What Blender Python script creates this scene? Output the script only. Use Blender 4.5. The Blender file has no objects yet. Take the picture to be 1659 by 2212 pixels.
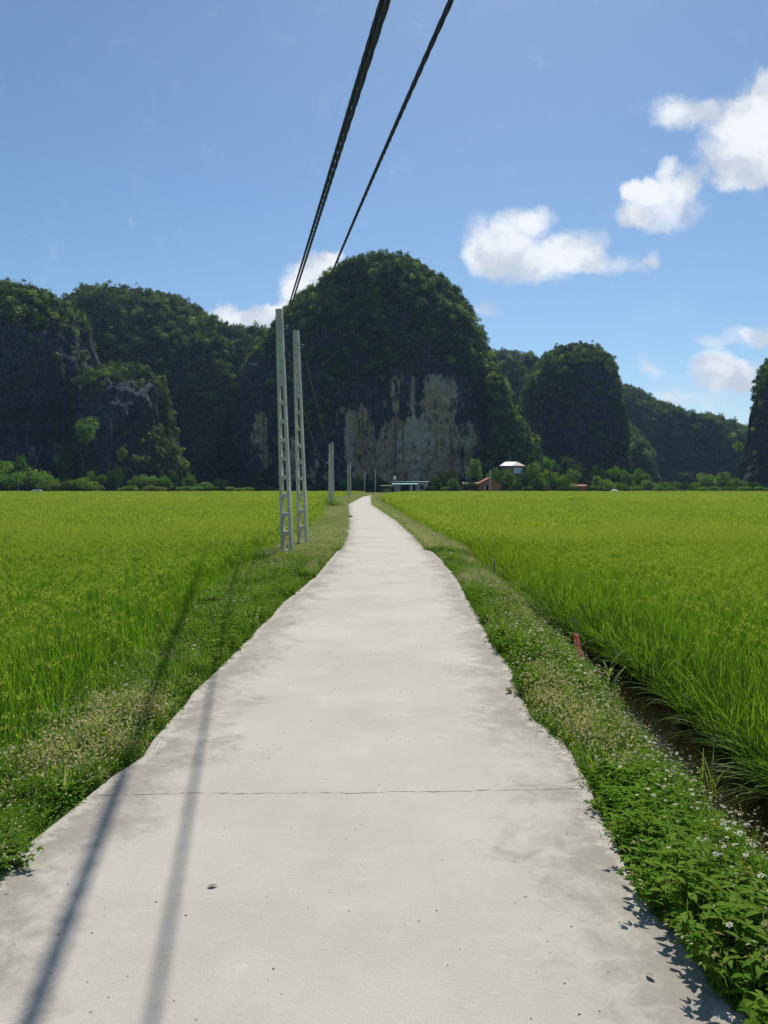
import bpy, bmesh, math, random
import numpy as np
from mathutils import Vector, Matrix
random.seed(11)
RNG = np.random.default_rng(7)
PI = math.pi
scene = bpy.context.scene
COL = scene.collection

# ------------------------------------------------------------------ camera model (photo measured on a 1659 x 2212 grid)
F = 1674.0; CX = 829.5; CY = 1106.0; H = 1.6
TH = math.atan((CY - 1052.0) / F)          # camera tilt below the horizon
def ray(px, py):
    a = (px - CX) / F; b = (CY - py) / F
    return np.array([a, math.cos(TH) + b*math.sin(TH), -math.sin(TH) + b*math.cos(TH)])
def at(px, py, z=0.0):                     # where the line of sight meets the level z
    d = ray(px, py); t = (z - H) / d[2]
    return d[0]*t, d[1]*t
def atd(px, py, Y):                        # the point of the line of sight at the distance Y
    d = ray(px, py); t = Y / d[1]
    return d[0]*t, Y, H + d[2]*t

# ------------------------------------------------------------------ object helpers
def tag(o, label=None, cat=None, group=None, kind=None):
    if label: o['label'] = label
    if cat: o['category'] = cat
    if group: o['group'] = group
    if kind: o['kind'] = kind
    return o
def empty(name, loc=(0,0,0), rz=0.0):
    o = bpy.data.objects.new(name, None); COL.objects.link(o)
    o.location = loc; o.rotation_euler = (0,0,rz); o.empty_display_size = 0.2
    return o
def mesh_of(name, V, Fc, mats=(), mi=None, smooth=False, attrs=None):
    me = bpy.data.meshes.new(name)
    V = np.asarray(V, dtype=np.float32).reshape(-1,3)
    if isinstance(Fc, np.ndarray):
        k = Fc.shape[1]; n = len(Fc)
        me.vertices.add(len(V)); me.vertices.foreach_set('co', V.ravel())
        me.loops.add(n*k); me.loops.foreach_set('vertex_index', Fc.astype(np.int32).ravel())
        me.polygons.add(n)
        me.polygons.foreach_set('loop_start', np.arange(0, n*k, k, dtype=np.int32))
        me.polygons.foreach_set('loop_total', np.full(n, k, dtype=np.int32))
        me.update(calc_edges=True)
    else:
        me.from_pydata([tuple(v) for v in V], [], [tuple(f) for f in Fc])
    for m in mats: me.materials.append(m)
    if mi is not None: me.polygons.foreach_set('material_index', np.asarray(mi, dtype=np.int32))
    if smooth: me.polygons.foreach_set('use_smooth', np.ones(len(me.polygons), dtype=bool))
    for k_, a in (attrs or {}).items():
        at_ = me.attributes.new(k_, 'FLOAT', 'POINT'); at_.data.foreach_set('value', np.asarray(a, dtype=np.float32))
    me.update()
    return me
def link(name, me, parent=None, loc=None):
    o = bpy.data.objects.new(name, me); COL.objects.link(o)
    if parent: o.parent = parent
    if loc is not None: o.location = loc
    return o
def copy_tree(o, parent=None):
    c = o.copy(); COL.objects.link(c)
    if parent: c.parent = parent
    for ch in list(o.children): copy_tree(ch, c)
    return c

class MB:                                    # collects simple solids into one mesh
    def __init__(s): s.V = []; s.F = []; s.M = []
    def add(s, V, Fc, m=0):
        b = len(s.V); s.V += [tuple(v) for v in V]; s.F += [tuple(i+b for i in f) for f in Fc]; s.M += [m]*len(Fc)
    def box(s, x0,x1,y0,y1,z0,z1, m=0, rz=0.0, c=(0,0)):
        P = [(x,y,z) for z in (z0,z1) for y in (y0,y1) for x in (x0,x1)]
        if rz:
            ca, sa = math.cos(rz), math.sin(rz)
            P = [((x-c[0])*ca-(y-c[1])*sa+c[0], (x-c[0])*sa+(y-c[1])*ca+c[1], z) for x,y,z in P]
        s.add(P, [(0,2,3,1),(4,5,7,6),(0,1,5,4),(2,6,7,3),(0,4,6,2),(1,3,7,5)], m)
    def tube(s, pts, rad, n=8, m=0, cap=True):
        pts = [Vector(p) for p in pts]; k = len(pts); R = rad if hasattr(rad,'__len__') else [rad]*k
        V = []; prev = None
        for i,p in enumerate(pts):
            t = (pts[min(i+1,k-1)] - pts[max(i-1,0)]).normalized()
            if prev is None:
                a = Vector((0,0,1)) if abs(t.z) < .9 else Vector((1,0,0)); u = t.cross(a).normalized()
            else: u = (prev - t*prev.dot(t)).normalized()
            prev = u; w = t.cross(u)
            for j in range(n):
                an = 2*PI*j/n; V.append(p + (u*math.cos(an) + w*math.sin(an))*R[i])
        Fc = [(i*n+j, i*n+(j+1)%n, (i+1)*n+(j+1)%n, (i+1)*n+j) for i in range(k-1) for j in range(n)]
        if cap: Fc += [tuple(range(n-1,-1,-1)), tuple((k-1)*n+j for j in range(n))]
        s.add(V, Fc, m)
    def mesh(s, name, mats, smooth=False): return mesh_of(name, s.V, s.F, mats, s.M, smooth)
    def build(s, name, mats, parent=None, smooth=False, loc=None): return link(name, s.mesh(name, mats, smooth), parent, loc)

# ------------------------------------------------------------------ value noise in numpy
def _h(ix, iy, iz, seed):
    n = (ix*374761393 + iy*668265263 + iz*2147483647 + seed*974634777) & 0xffffffff
    n = ((n ^ (n >> 13)) * 1274126177) & 0xffffffff
    n = ((n ^ (n >> 16)) * 2246822519) & 0xffffffff
    return ((n ^ (n >> 15)) & 0xffffff) / float(0xffffff)
def vnoise(P, seed=0):
    P = np.asarray(P, dtype=np.float64); i = np.floor(P).astype(np.int64); f = P - i; f = f*f*(3-2*f)
    x,y,z = i[...,0], i[...,1], i[...,2]; fx,fy,fz = f[...,0], f[...,1], f[...,2]
    r = 0
    for dx in (0,1):
        for dy in (0,1):
            for dz in (0,1):
                w = (fx if dx else 1-fx)*(fy if dy else 1-fy)*(fz if dz else 1-fz)
                r = r + w*_h(x+dx, y+dy, z+dz, seed)
    return r*2-1
def fbm(P, oct=4, seed=0, gain=.5):
    P = np.asarray(P, dtype=np.float64); a = 1.0; s = 0; t = 0
    for o in range(oct):
        s = s + a*vnoise(P*(2.03**o) + o*17.3, seed+o); t += a; a *= gain
    return s/t

# ------------------------------------------------------------------ materials
class NT:
    def __init__(s, tree): s.t = tree; s.N = tree.nodes; s.L = tree.links
    def n(s, typ, **kw):
        nd = s.N.new(typ)
        for k,v in kw.items(): setattr(nd, k, v)
        return nd
    def set(s, sock, v):
        if isinstance(v, bpy.types.NodeSocket): s.L.new(v, sock)
        elif v is not None: sock.default_value = v
    def math(s, op, a, b=None, c=None, clamp=False):
        nd = s.n('ShaderNodeMath', operation=op, use_clamp=clamp)
        for i,v in enumerate((a,b,c)): s.set(nd.inputs[i], v) if v is not None else None
        return nd.outputs[0]
    def vm(s, op, a, b=None, out=0):
        nd = s.n('ShaderNodeVectorMath', operation=op)
        s.set(nd.inputs[0], a)
        if b is not None: s.set(nd.inputs[1], b)
        return nd.outputs['Value' if op in ('DOT_PRODUCT','LENGTH') else 'Vector']
    def mix(s, fac, a, b, blend='MIX'):
        nd = s.n('ShaderNodeMix', data_type='RGBA', blend_type=blend)
        s.set(nd.inputs[0], fac); s.set(nd.inputs[6], a if isinstance(a, bpy.types.NodeSocket) else (*a,1)[:4]); s.set(nd.inputs[7], b if isinstance(b, bpy.types.NodeSocket) else (*b,1)[:4])
        return nd.outputs[2]
    def noise(s, vec, scale, detail=4, rough=.55, dist=0.0, col=False):
        nd = s.n('ShaderNodeTexNoise'); nd.inputs['Scale'].default_value = scale; nd.inputs['Detail'].default_value = detail
        nd.inputs['Roughness'].default_value = rough; nd.inputs['Distortion'].default_value = dist
        if vec is not None: s.L.new(vec, nd.inputs['Vector'])
        return nd.outputs[1 if col else 0]
    def ramp(s, v, lo, hi, a=0.0, b=1.0, smooth=True):
        nd = s.n('ShaderNodeMapRange'); nd.interpolation_type = 'SMOOTHSTEP' if smooth else 'LINEAR'
        s.set(nd.inputs[0], v); nd.inputs[1].default_value = lo; nd.inputs[2].default_value = hi; nd.inputs[3].default_value = a; nd.inputs[4].default_value = b
        return nd.outputs[0]
    def scalev(s, v, sc):
        return s.vm('MULTIPLY', v, tuple(sc))
    def pos(s): return s.n('ShaderNodeNewGeometry').outputs['Position']
    def attr(s, name): return s.n('ShaderNodeAttribute', attribute_name=name).outputs['Fac']
    def rnd(s): return s.n('ShaderNodeObjectInfo').outputs['Random']
def new_mat(name):
    m = bpy.data.materials.new(name); m.use_nodes = True; m.node_tree.nodes.clear()
    t = NT(m.node_tree); out = t.n('ShaderNodeOutputMaterial')
    return m, t, out
def solid(name, col, rough=.8, var=.15, nscale=6.0, metal=0.0, bump=0.0, spec=.3):
    m, t, out = new_mat(name)
    b = t.n('ShaderNodeBsdfPrincipled'); p = t.pos()
    n = t.noise(p, nscale, 5, .6)
    c = t.mix(t.ramp(n,.3,.7), tuple(x*(1-var) for x in col), tuple(min(1,x*(1+var)) for x in col))
    t.L.new(c, b.inputs['Base Color']); b.inputs['Roughness'].default_value = rough; b.inputs['Metallic'].default_value = metal
    b.inputs['Specular IOR Level'].default_value = spec
    if bump:
        bn = t.n('ShaderNodeBump'); bn.inputs['Strength'].default_value = bump; bn.inputs['Distance'].default_value = .02
        t.L.new(n, bn.inputs['Height']); t.L.new(bn.outputs[0], b.inputs['Normal'])
    t.L.new(b.outputs[0], out.inputs[0])
    return m
def leafy(name, c1, c2, transl=.4, gloss=.06, pscale=.0, c3=None, tcol=None, rough=.4):
    """leaf material: every plant has its own tone between c1 and c2; c3 = patches by place"""
    m, t, out = new_mat(name)
    c = t.mix(t.rnd(), c1, c2)
    if pscale and c3 is not None:
        c = t.mix(t.ramp(t.noise(t.pos(), pscale, 3, .6), .42, .62), c, c3)
    d = t.n('ShaderNodeBsdfDiffuse'); tr = t.n('ShaderNodeBsdfTranslucent'); g = t.n('ShaderNodeBsdfGlossy'); g.inputs['Roughness'].default_value = rough
    t.L.new(c, d.inputs[0])
    tc = t.mix(1.0, c, tcol or (1.35,1.25,.55), 'MULTIPLY'); t.L.new(tc, tr.inputs[0])
    m1 = t.n('ShaderNodeMixShader'); m1.inputs[0].default_value = transl
    t.L.new(d.outputs[0], m1.inputs[1]); t.L.new(tr.outputs[0], m1.inputs[2])
    m2 = t.n('ShaderNodeMixShader'); m2.inputs[0].default_value = gloss
    t.L.new(m1.outputs[0], m2.inputs[1]); t.L.new(g.outputs[0], m2.inputs[2]); t.L.new(m2.outputs[0], out.inputs[0])
    return m

# ------------------------------------------------------------------ world: sky, sun, clouds
SUN = Vector((0.92, 5.2, 5.6)).normalized()
el = math.asin(SUN.z); az = math.atan2(SUN.x, SUN.y)
w = bpy.data.worlds.new("World"); scene.world = w; w.use_nodes = True
t = NT(w.node_tree); t.N.clear()
out = t.n('ShaderNodeOutputWorld'); bg = t.n('ShaderNodeBackground')
sky = t.n('ShaderNodeTexSky'); sky.sky_type = 'NISHITA'; sky.sun_disc = False
sky.sun_elevation = el; sky.sun_rotation = az; sky.altitude = 10; sky.air_density = 1.0; sky.dust_density = 0.22; sky.ozone_density = 3.0
bg.inputs['Strength'].default_value = 0.085
gen = t.n('ShaderNodeTexCoord').outputs['Generated']
sep = t.n('ShaderNodeSeparateXYZ'); t.L.new(gen, sep.inputs[0])
yy = t.math('MAXIMUM', sep.outputs[1], .02)
uv = t.n('ShaderNodeCombineXYZ'); t.L.new(t.math('DIVIDE', sep.outputs[0], yy), uv.inputs[0]); t.L.new(t.math('DIVIDE', sep.outputs[2], yy), uv.inputs[1])
UV = uv.outputs[0]
wob = t.vm('SUBTRACT', t.noise(UV, 9.0, 5, .62, col=True), (.5,.5,.5))
UVd = t.vm('ADD', UV, t.scalev(wob, (.07,.05,0)))
wob2 = t.vm('SUBTRACT', t.noise(UV, 42.0, 4, .65, col=True), (.5,.5,.5))
UVd = t.vm('ADD', UVd, t.scalev(wob2, (.018,.016,0)))
LUMPS = [ # px, py, rx, ry, weight
 (1053,522,58,60,1.1),(1120,482,42,38,1.1),(1172,478,32,26,.9),(1140,556,130,46,1.2),(1250,540,58,44,1.0),(1351,580,84,20,.8),(1414,563,16,24,.7),
 (1444,367,26,24,.9),(1364,400,44,20,.8),(1495,401,36,34,.9),(1431,445,104,44,1.0),(1355,466,40,26,.8),(1400,405,60,30,.7),
 (1480,243,62,36,1.0),(1592,250,80,42,1.0),(1592,335,80,58,1.2),(1660,270,80,104,1.3),(1650,182,26,32,.9),(1568,398,28,22,.7),(1640,370,70,38,1.0),(1760,300,110,110,1.2),(1740,200,60,70,.9),
 (1047,663,34,18,.6),(1541,736,50,13,.6),(1600,716,36,18,.7),(1655,718,38,26,.8),(1720,720,60,26,.8),
 (1383,778,20,28,.6),(1406,806,28,20,.5),(1550,797,54,44,1.1),(1617,816,44,34,1.0),(1585,832,60,16,.6),(1456,865,52,16,.45),(1560,880,150,50,.35),(1540,830,120,60,.2),
 (688,568,34,30,1.3),(718,560,26,22,1.0),(672,600,50,34,1.2),(640,640,38,34,1.0),(482,678,36,20,1.2),(525,692,46,22,1.1),(580,684,52,30,1.3),(622,680,44,34,1.0),
 (-300,520,120,60,1.0),(-520,640,160,40,.9),(2050,520,120,60,1.0),(2200,300,160,90,1.1),(2150,700,140,30,.8)]
acc = None
for px,py,rx,ry,wt in LUMPS:
    d = ray(px,py); u,v = d[0]/d[1], d[2]/d[1]
    q = t.scalev(t.vm('SUBTRACT', UVd, (u,v,0)), (F/rx*.78, F/ry*.78, 0))
    e = t.math('SUBTRACT', 1.0, t.vm('DOT_PRODUCT', q, q))
    e = t.math('MULTIPLY', t.math('MAXIMUM', e, 0.0), wt)
    acc = e if acc is None else t.math('ADD', acc, e)
fine = t.noise(UV, 20.0, 8, .72, .5)
dens = t.ramp(t.math('ADD', acc, t.math('MULTIPLY_ADD', fine, 1.45, -.86)), -.10, 1.2)
dens = t.math('MULTIPLY', dens, t.ramp(sep.outputs[1], .05, .2))
wisp = t.math('MULTIPLY', t.ramp(t.noise(UV, 3.2, 5, .6, .6), .5, .8), .12)      # thin high veil
dens = t.math('MAXIMUM', dens, t.math('MULTIPLY', wisp, t.ramp(sep.outputs[0], -.1, .35)))
body = t.noise(t.vm('ADD', UVd, (.013,-.02,0)), 15.0, 4, .55)
cc = t.mix(t.ramp(body,.36,.62), (5.9,6.5,7.5), (9.3,9.6,10.0))  # grey and white cloud shading painted into the sky colour by noise
skyc = t.mix(1.0, sky.outputs[0], (.82,.935,.99), 'MULTIPLY')
t.L.new(t.mix(dens, skyc, cc), bg.inputs[0]); t.L.new(bg.outputs[0], out.inputs[0])

sl = bpy.data.lights.new('sun', 'SUN'); sl.energy = 4.2; sl.angle = math.radians(.7); sl.color = (1.0,.955,.88)
so = bpy.data.objects.new('sun', sl); COL.objects.link(so); so.rotation_euler = SUN.to_track_quat('Z','Y').to_euler(); so.location = (0,0,40)

cam = bpy.data.cameras.new('camera'); co = bpy.data.objects.new('camera', cam); COL.objects.link(co); scene.camera = co
co.location = (0,0,H); co.rotation_euler = (PI/2 - TH, 0, 0)
cam.sensor_fit = 'VERTICAL'; cam.sensor_height = 36.0; cam.lens = 36.0*F/2212.0; cam.clip_end = 20000; cam.clip_start = .05
scene.view_settings.view_transform = 'Standard'; scene.view_settings.look = 'None'; scene.view_settings.gamma = 1; scene.view_settings.exposure = 0.22
scene.cycles.max_bounces = 6; scene.cycles.diffuse_bounces = 3; scene.cycles.transmission_bounces = 4; scene.cycles.glossy_bounces = 2; scene.cycles.volume_bounces = 0; scene.cycles.transparent_max_bounces = 8
scene.cycles.use_denoising = True; scene.cycles.denoiser = 'OPENIMAGEDENOISE'

# ------------------------------------------------------------------ lines of the path, verge and fields (world metres, function of y)
Lpx = [(0,1868),(100,1785),(165,1735),(230,1680),(300,1635),(335,1590),(400,1520),(412,1497),(465,1450),(500,1415),(560,1355),(588,1328),(610,1300),(646,1274),(680,1246),(714,1206),(736,1180),(744,1156),(750,1128),(750,1090),(764,1082),(782,1073),(808,1068)]
Rpx = [(1630,2212),(1579,2151),(1535,2084),(1498,2024),(1463,1989),(1411,1949),(1353,1853),(1324,1784),(1290,1735),(1287,1707),(1259,1665),(1217,1597),(1157,1552),(1127,1506),(1104,1438),(1060,1385),(1032,1329),(1006,1284),(985,1247),(955,1210),(922,1180),(890,1150),(860,1124),(830,1106),(806,1090),(804,1073),(815,1068)]
def curve(px, pre, post):
    P = sorted([at(a,b)[::-1] for a,b in px])
    P = pre + [p for p in P] + post
    ys = np.array([p[0] for p in P]); xs = np.array([p[1] for p in P])
    return lambda y: np.interp(y, ys, xs)
_L = curve(Lpx, [(-8,-1.30),(-2,-1.36),(1.5,-1.40)], [(185,-1.2),(230,1.5),(260,4)])
_R = curve(Rpx, [(-8,1.28),(-2,1.22),(1.5,1.10)], [(185,1.6),(230,4.4),(260,7)])
def wob1(y, s, a, seed): 
    y = np.asarray(y, dtype=float)
    return a*fbm(np.stack([y*s, y*0+seed, y*0], -1), 4, seed)
def XL(y): return _L(y) + wob1(y, 2.2, .022, 3)
def XR(y): return _R(y) + wob1(y, 2.2, .022, 5)
RLp = [(-8,-2.15),(4.3,-2.17),(5.6,-2.22),(10,-2.52),(15,-2.7),(18.7,-2.95),(23,-3.05),(40,-3.5),(54,-4.6),(74,-5.9),(100,-7.0),(136,-7.4),(170,-6.6),(230,-5.5)]
RRp = [(-8,2.85),(5.9,2.80),(7.8,2.84),(10.6,2.80),(17.6,2.65),(25,2.28),(40,1.68),(60,1.1),(86,.5),(134,.4),(167,2.0),(200,4.5),(230,7.5)]
VRp = [(-8,1.65),(2,1.58),(3.7,1.60),(5.3,1.68),(7.9,1.82),(10.9,1.95),(15.4,1.98),(18,1.95),(25,1.62),(40,1.08),(60,.45),(75,-.1),(86,-.1),(134,.1),(167,1.9),(200,4.3),(230,7.4)]
def tab(T):
    a = np.array(T, dtype=float); return lambda y: np.interp(y, a[:,0], a[:,1])
_RL, _RR, _VR = tab(RLp), tab(RRp), tab(VRp)
RL = lambda y: _RL(y) + wob1(y, .9, .22, 8)
RR = lambda y: _RR(y) + wob1(y, .9, .18, 9)
VR = lambda y: _VR(y) + wob1(y, 1.1, .09, 10)
FIELD_END = 216.0

# ------------------------------------------------------------------ ground
m_mud, t, out = new_mat('paddy_mud')
b = t.n('ShaderNodeBsdfPrincipled'); p = t.pos()
c = t.mix(t.ramp(t.noise(p, .9, 5, .6), .35, .65), (.030,.026,.016), (.06,.062,.03))
c = t.mix(t.ramp(t.noise(p, .02, 3, .5), .3, .6), c, (.05,.075,.025))
t.L.new(c, b.inputs['Base Color']); b.inputs['Roughness'].default_value = 1.0; b.inputs['Specular IOR Level'].default_value = 0.0; t.L.new(b.outputs[0], out.inputs[0])
def sm(x, a, b_): 
    q = np.clip((x-a)/(b_-a), 0, 1); return q*q*(3-2*q)
def ground_z(x, y):
    return -.55 + .58*sm(y, FIELD_END-1, FIELD_END+6)
gx = np.concatenate([-np.geomspace(2500,120,14), np.linspace(-110,110,60), np.geomspace(120,2500,14)])
gy = np.concatenate([[-2500,-1200,-500,-150], np.linspace(-60,210,40), np.linspace(213,226,9), np.geomspace(232,4500,24)])
X,Y = np.meshgrid(gx, gy); Z = ground_z(X,Y)
def gridfaces(nr, nc):
    i = np.arange(nr-1)[:,None]*nc + np.arange(nc-1)[None,:]
    return np.stack([i, i+1, i+nc+1, i+nc], -1).reshape(-1,4)
o = link('ground', mesh_of('ground', np.stack([X,Y,Z],-1), gridfaces(len(gy), len(gx)), [m_mud], smooth=True))
tag(o, 'dark muddy ground under the fields and village', 'ground', kind='structure')

# concrete path ------------------------------------------------------
m_con, t, out = new_mat('path_concrete')
b = t.n('ShaderNodeBsdfPrincipled'); p = t.pos()
sp = t.n('ShaderNodeSeparateXYZ'); t.L.new(p, sp.inputs[0]); PX_, PY_ = sp.outputs[0], sp.outputs[1]
edge = t.attr('edge')
base = t.mix(t.ramp(t.noise(p, .8, 7, .68), .3, .7), (.50,.455,.38), (.59,.545,.46))
base = t.mix(t.math('MULTIPLY', t.ramp(t.noise(t.scalev(p,(1,.45,1)), 3.2, 6, .68), .54, .72), .35), base, (.66,.62,.54))
base = t.mix(t.math('MULTIPLY', t.ramp(t.noise(p, 2.1, 6, .7, .8), .58, .74), .22), base, (.30,.27,.23))
ed = t.math('ADD', edge, t.math('ADD', t.math('MULTIPLY_ADD', t.noise(p, 1.7, 4, .6, .4), .9, -.45), t.math('MULTIPLY_ADD', t.noise(p, 8, 7, .75, .6), .9, -.45)))
base = t.mix(t.math('MULTIPLY', t.ramp(ed, .58, .98), .68), base, (.235,.21,.172))
ed2 = t.math('ADD', edge, t.math('MULTIPLY_ADD', t.noise(p, 9, 4, .7), .36, -.18))
base = t.mix(t.math('MULTIPLY', t.ramp(ed2, .93, .98), .55), base, (.66,.61,.52))
base = t.mix(t.math('MULTIPLY', t.ramp(t.noise(p, 190, 2, .6), .30, .62), .22), base, (.22,.21,.18))
base = t.mix(t.math('MULTIPLY', t.ramp(t.noise(p, 28, 5, .75), .60, .72), .35), base, (.27,.25,.21))
base = t.mix(t.math('MULTIPLY', t.ramp(t.noise(t.scalev(p,(.35,2.2,1)), 11, 4, .7), .62, .70), .30), base, (.74,.70,.63))
vor = t.n('ShaderNodeTexVoronoi'); vor.inputs['Scale'].default_value = 9.0; t.L.new(t.scalev(p,(1,1,0)), vor.inputs['Vector'])
spot = t.math('MULTIPLY', t.math('LESS_THAN', vor.outputs['Distance'], .05), t.math('GREATER_THAN', t.n('ShaderNodeSeparateColor').outputs[0], 2))
cn = t.n('ShaderNodeSeparateColor'); t.L.new(vor.outputs['Color'], cn.inputs[0])
spot = t.math('MULTIPLY', t.math('LESS_THAN', vor.outputs['Distance'], t.math('MULTIPLY', cn.outputs[1], .085)), t.math('GREATER_THAN', cn.outputs[0], .62))
base = t.mix(t.math('MULTIPLY', spot, .65), base, (.10,.095,.08))
def crack(y0, w_, amp, msk=None, slope=0.0):
    v1 = t.n('ShaderNodeCombineXYZ'); t.L.new(PX_, v1.inputs[0]); v1.inputs[1].default_value = y0
    wav = t.math('MULTIPLY_ADD', t.noise(v1.outputs[0], 2.2, 7, .65), amp, y0 - amp*.5)
    dd = t.math('ABSOLUTE', t.math('SUBTRACT', t.math('SUBTRACT', PY_, wav), t.math('MULTIPLY', PX_, slope)))
    wd = t.math('MULTIPLY', t.ramp(t.noise(v1.outputs[0], 14, 3, .7), .3, .75), w_)
    r = t.math('LESS_THAN', dd, wd)
    return t.math('MULTIPLY', r, msk) if msk is not None else r
mk = t.math('MULTIPLY', t.math('GREATER_THAN', PX_, -.10), t.math('LESS_THAN', PX_, .42))
cr = t.math('MAXIMUM', crack(4.02, .0095, .12, slope=.03), crack(12.9, .034, .02, mk))
for yy0 in (30.0, 47.0, 64.0): cr = t.math('MAXIMUM', cr, t.math('MULTIPLY', crack(yy0, .05, .05), .5))
base = t.mix(t.math('MULTIPLY', cr, .8), base, (.09,.085,.075))
t.L.new(base, b.inputs['Base Color']); b.inputs['Roughness'].default_value = .88; b.inputs['Specular IOR Level'].default_value = .2
bn = t.n('ShaderNodeBump'); bn.inputs['Strength'].default_value = .35; bn.inputs['Distance'].default_value = .006
t.L.new(t.math('SUBTRACT', t.math('ADD', t.noise(p, 60, 5, .7), t.noise(p, 5, 4, .6)), t.math('MULTIPLY', cr, 1.5)), bn.inputs['Height']); t.L.new(bn.outputs[0], b.inputs['Normal'])
t.L.new(b.outputs[0], out.inputs[0])
ys = np.concatenate([np.arange(-8,1.5,.15), np.arange(1.5,12,.04), np.arange(12,40,.15), np.arange(40,245,.6)])
us = np.concatenate([[0,.004,.02,.06,.12],np.linspace(.2,.8,9),[.88,.94,.98,.996,1.0]])
l, r = XL(ys), XR(ys)
PXg = l[:,None] + (r-l)[:,None]*us[None,:]; PYg = np.repeat(ys[:,None], len(us), 1)
PZg = .0012*fbm(np.stack([PXg*1.3,PYg*1.3,PXg*0],-1),3,2)
PZg[:,0] -= .012; PZg[:,-1] -= .012
eg = np.abs(us*2-1)[None,:]*np.ones((len(ys),1))
low = np.stack([np.stack([l-.01*0, ys, ys*0-.15],-1), np.stack([r, ys, ys*0-.15],-1)],1)
G = np.concatenate([low[:,0:1], np.stack([PXg,PYg,PZg],-1), low[:,1:2]],1)
eg = np.concatenate([eg[:,:1]*1.0, eg, eg[:,-1:]],1)
o = link('path', mesh_of('path', G, gridfaces(len(ys), G.shape[1]), [m_con], smooth=True, attrs={'edge':eg.ravel()}))
tag(o, 'pale cracked concrete path running between the two rice fields', 'path', kind='structure')

# verge soil ---------------------------------------------------------
m_soil, t, out = new_mat('verge_soil')
b = t.n('ShaderNodeBsdfPrincipled'); p = t.pos()
c = t.mix(t.ramp(t.noise(p, 7, 5, .65), .35, .65), (.05,.038,.022), (.13,.10,.06))
c = t.mix(t.ramp(t.noise(p, 3.1, 4, .6), .40, .60), c, (.05,.085,.018))
sz = t.n('ShaderNodeSeparateXYZ'); t.L.new(p, sz.inputs[0]); c = t.mix(t.ramp(t.math('ADD', sz.outputs[2], t.math('MULTIPLY', t.noise(p, 6, 3, .6), .12)), -.10, -.22), c, (.013,.010,.007))   # near-black brown towards the foot of the bank
t.L.new(c, b.inputs['Base Color']); b.inputs['Roughness'].default_value = 1.0; b.inputs['Specular IOR Level'].default_value = 0.0
bn = t.n('ShaderNodeBump'); bn.inputs['Strength'].default_value = .8; bn.inputs['Distance'].default_value = .03
t.L.new(t.noise(p, 25, 5, .7), bn.inputs['Height']); t.L.new(bn.outputs[0], b.inputs['Normal']); t.L.new(b.outputs[0], out.inputs[0])
def verge_z(u):           # u: 0 at the slab, 1 at the outer lip
    return -.035 - .09*u**1.5
for side in (-1,1):
    y_ = np.concatenate([np.arange(-8,14,.12), np.arange(14,60,.5), np.arange(60,222,2.0)])
    inner = (XL(y_)+.004) if side<0 else (XR(y_)-.004)
    outer = (RL(y_)+.12) if side<0 else VR(y_)
    uu = np.linspace(0,1,9)
    X = inner[:,None] + (outer-inner)[:,None]*uu
    Yg = np.repeat(y_[:,None], 9, 1)
    Zg = verge_z(uu)[None,:] + .03*fbm(np.stack([X*2.2,Yg*2.2,X*0],-1),4,21)*np.clip(uu*6,0.15,1)[None,:]
    ex = np.stack([outer+side*.22, outer+side*.5],1)
    X = np.concatenate([X, ex],1); Yg = np.concatenate([Yg, Yg[:,:2]],1)
    Zg = np.concatenate([Zg, np.full((len(y_),1),-.42)+.04*vnoise(np.stack([y_*1.7,y_*0,y_*0],-1),4)[:,None], np.full((len(y_),1),-.66)],1)
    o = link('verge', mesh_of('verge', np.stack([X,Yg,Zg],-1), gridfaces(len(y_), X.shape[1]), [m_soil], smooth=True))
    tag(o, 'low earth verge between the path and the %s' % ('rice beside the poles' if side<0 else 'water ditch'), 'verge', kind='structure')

m_water, t, out = new_mat('ditch_water')
b = t.n('ShaderNodeBsdfPrincipled'); b.inputs['Base Color'].default_value = (.010,.007,.0045,1); b.inputs['Roughness'].default_value = .03; b.inputs['Specular IOR Level'].default_value = .03
bn = t.n('ShaderNodeBump'); bn.inputs['Strength'].default_value = .1; bn.inputs['Distance'].default_value = .006
t.L.new(t.noise(t.pos(), 7, 2, .5), bn.inputs['Height']); t.L.new(bn.outputs[0], b.inputs['Normal']); t.L.new(b.outputs[0], out.inputs[0])
y_ = np.arange(-8,60,1.0)
X = np.stack([VR(y_)+.1, RR(y_)+1.6],1); Yg = np.stack([y_,y_],1)
o = link('ditch_water', mesh_of('ditch_water', np.stack([X,Yg,X*0-.50],-1), gridfaces(len(y_),2), [m_water]))
tag(o, 'dark brown still water in the narrow ditch beside the rice', 'water', kind='structure')

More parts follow.
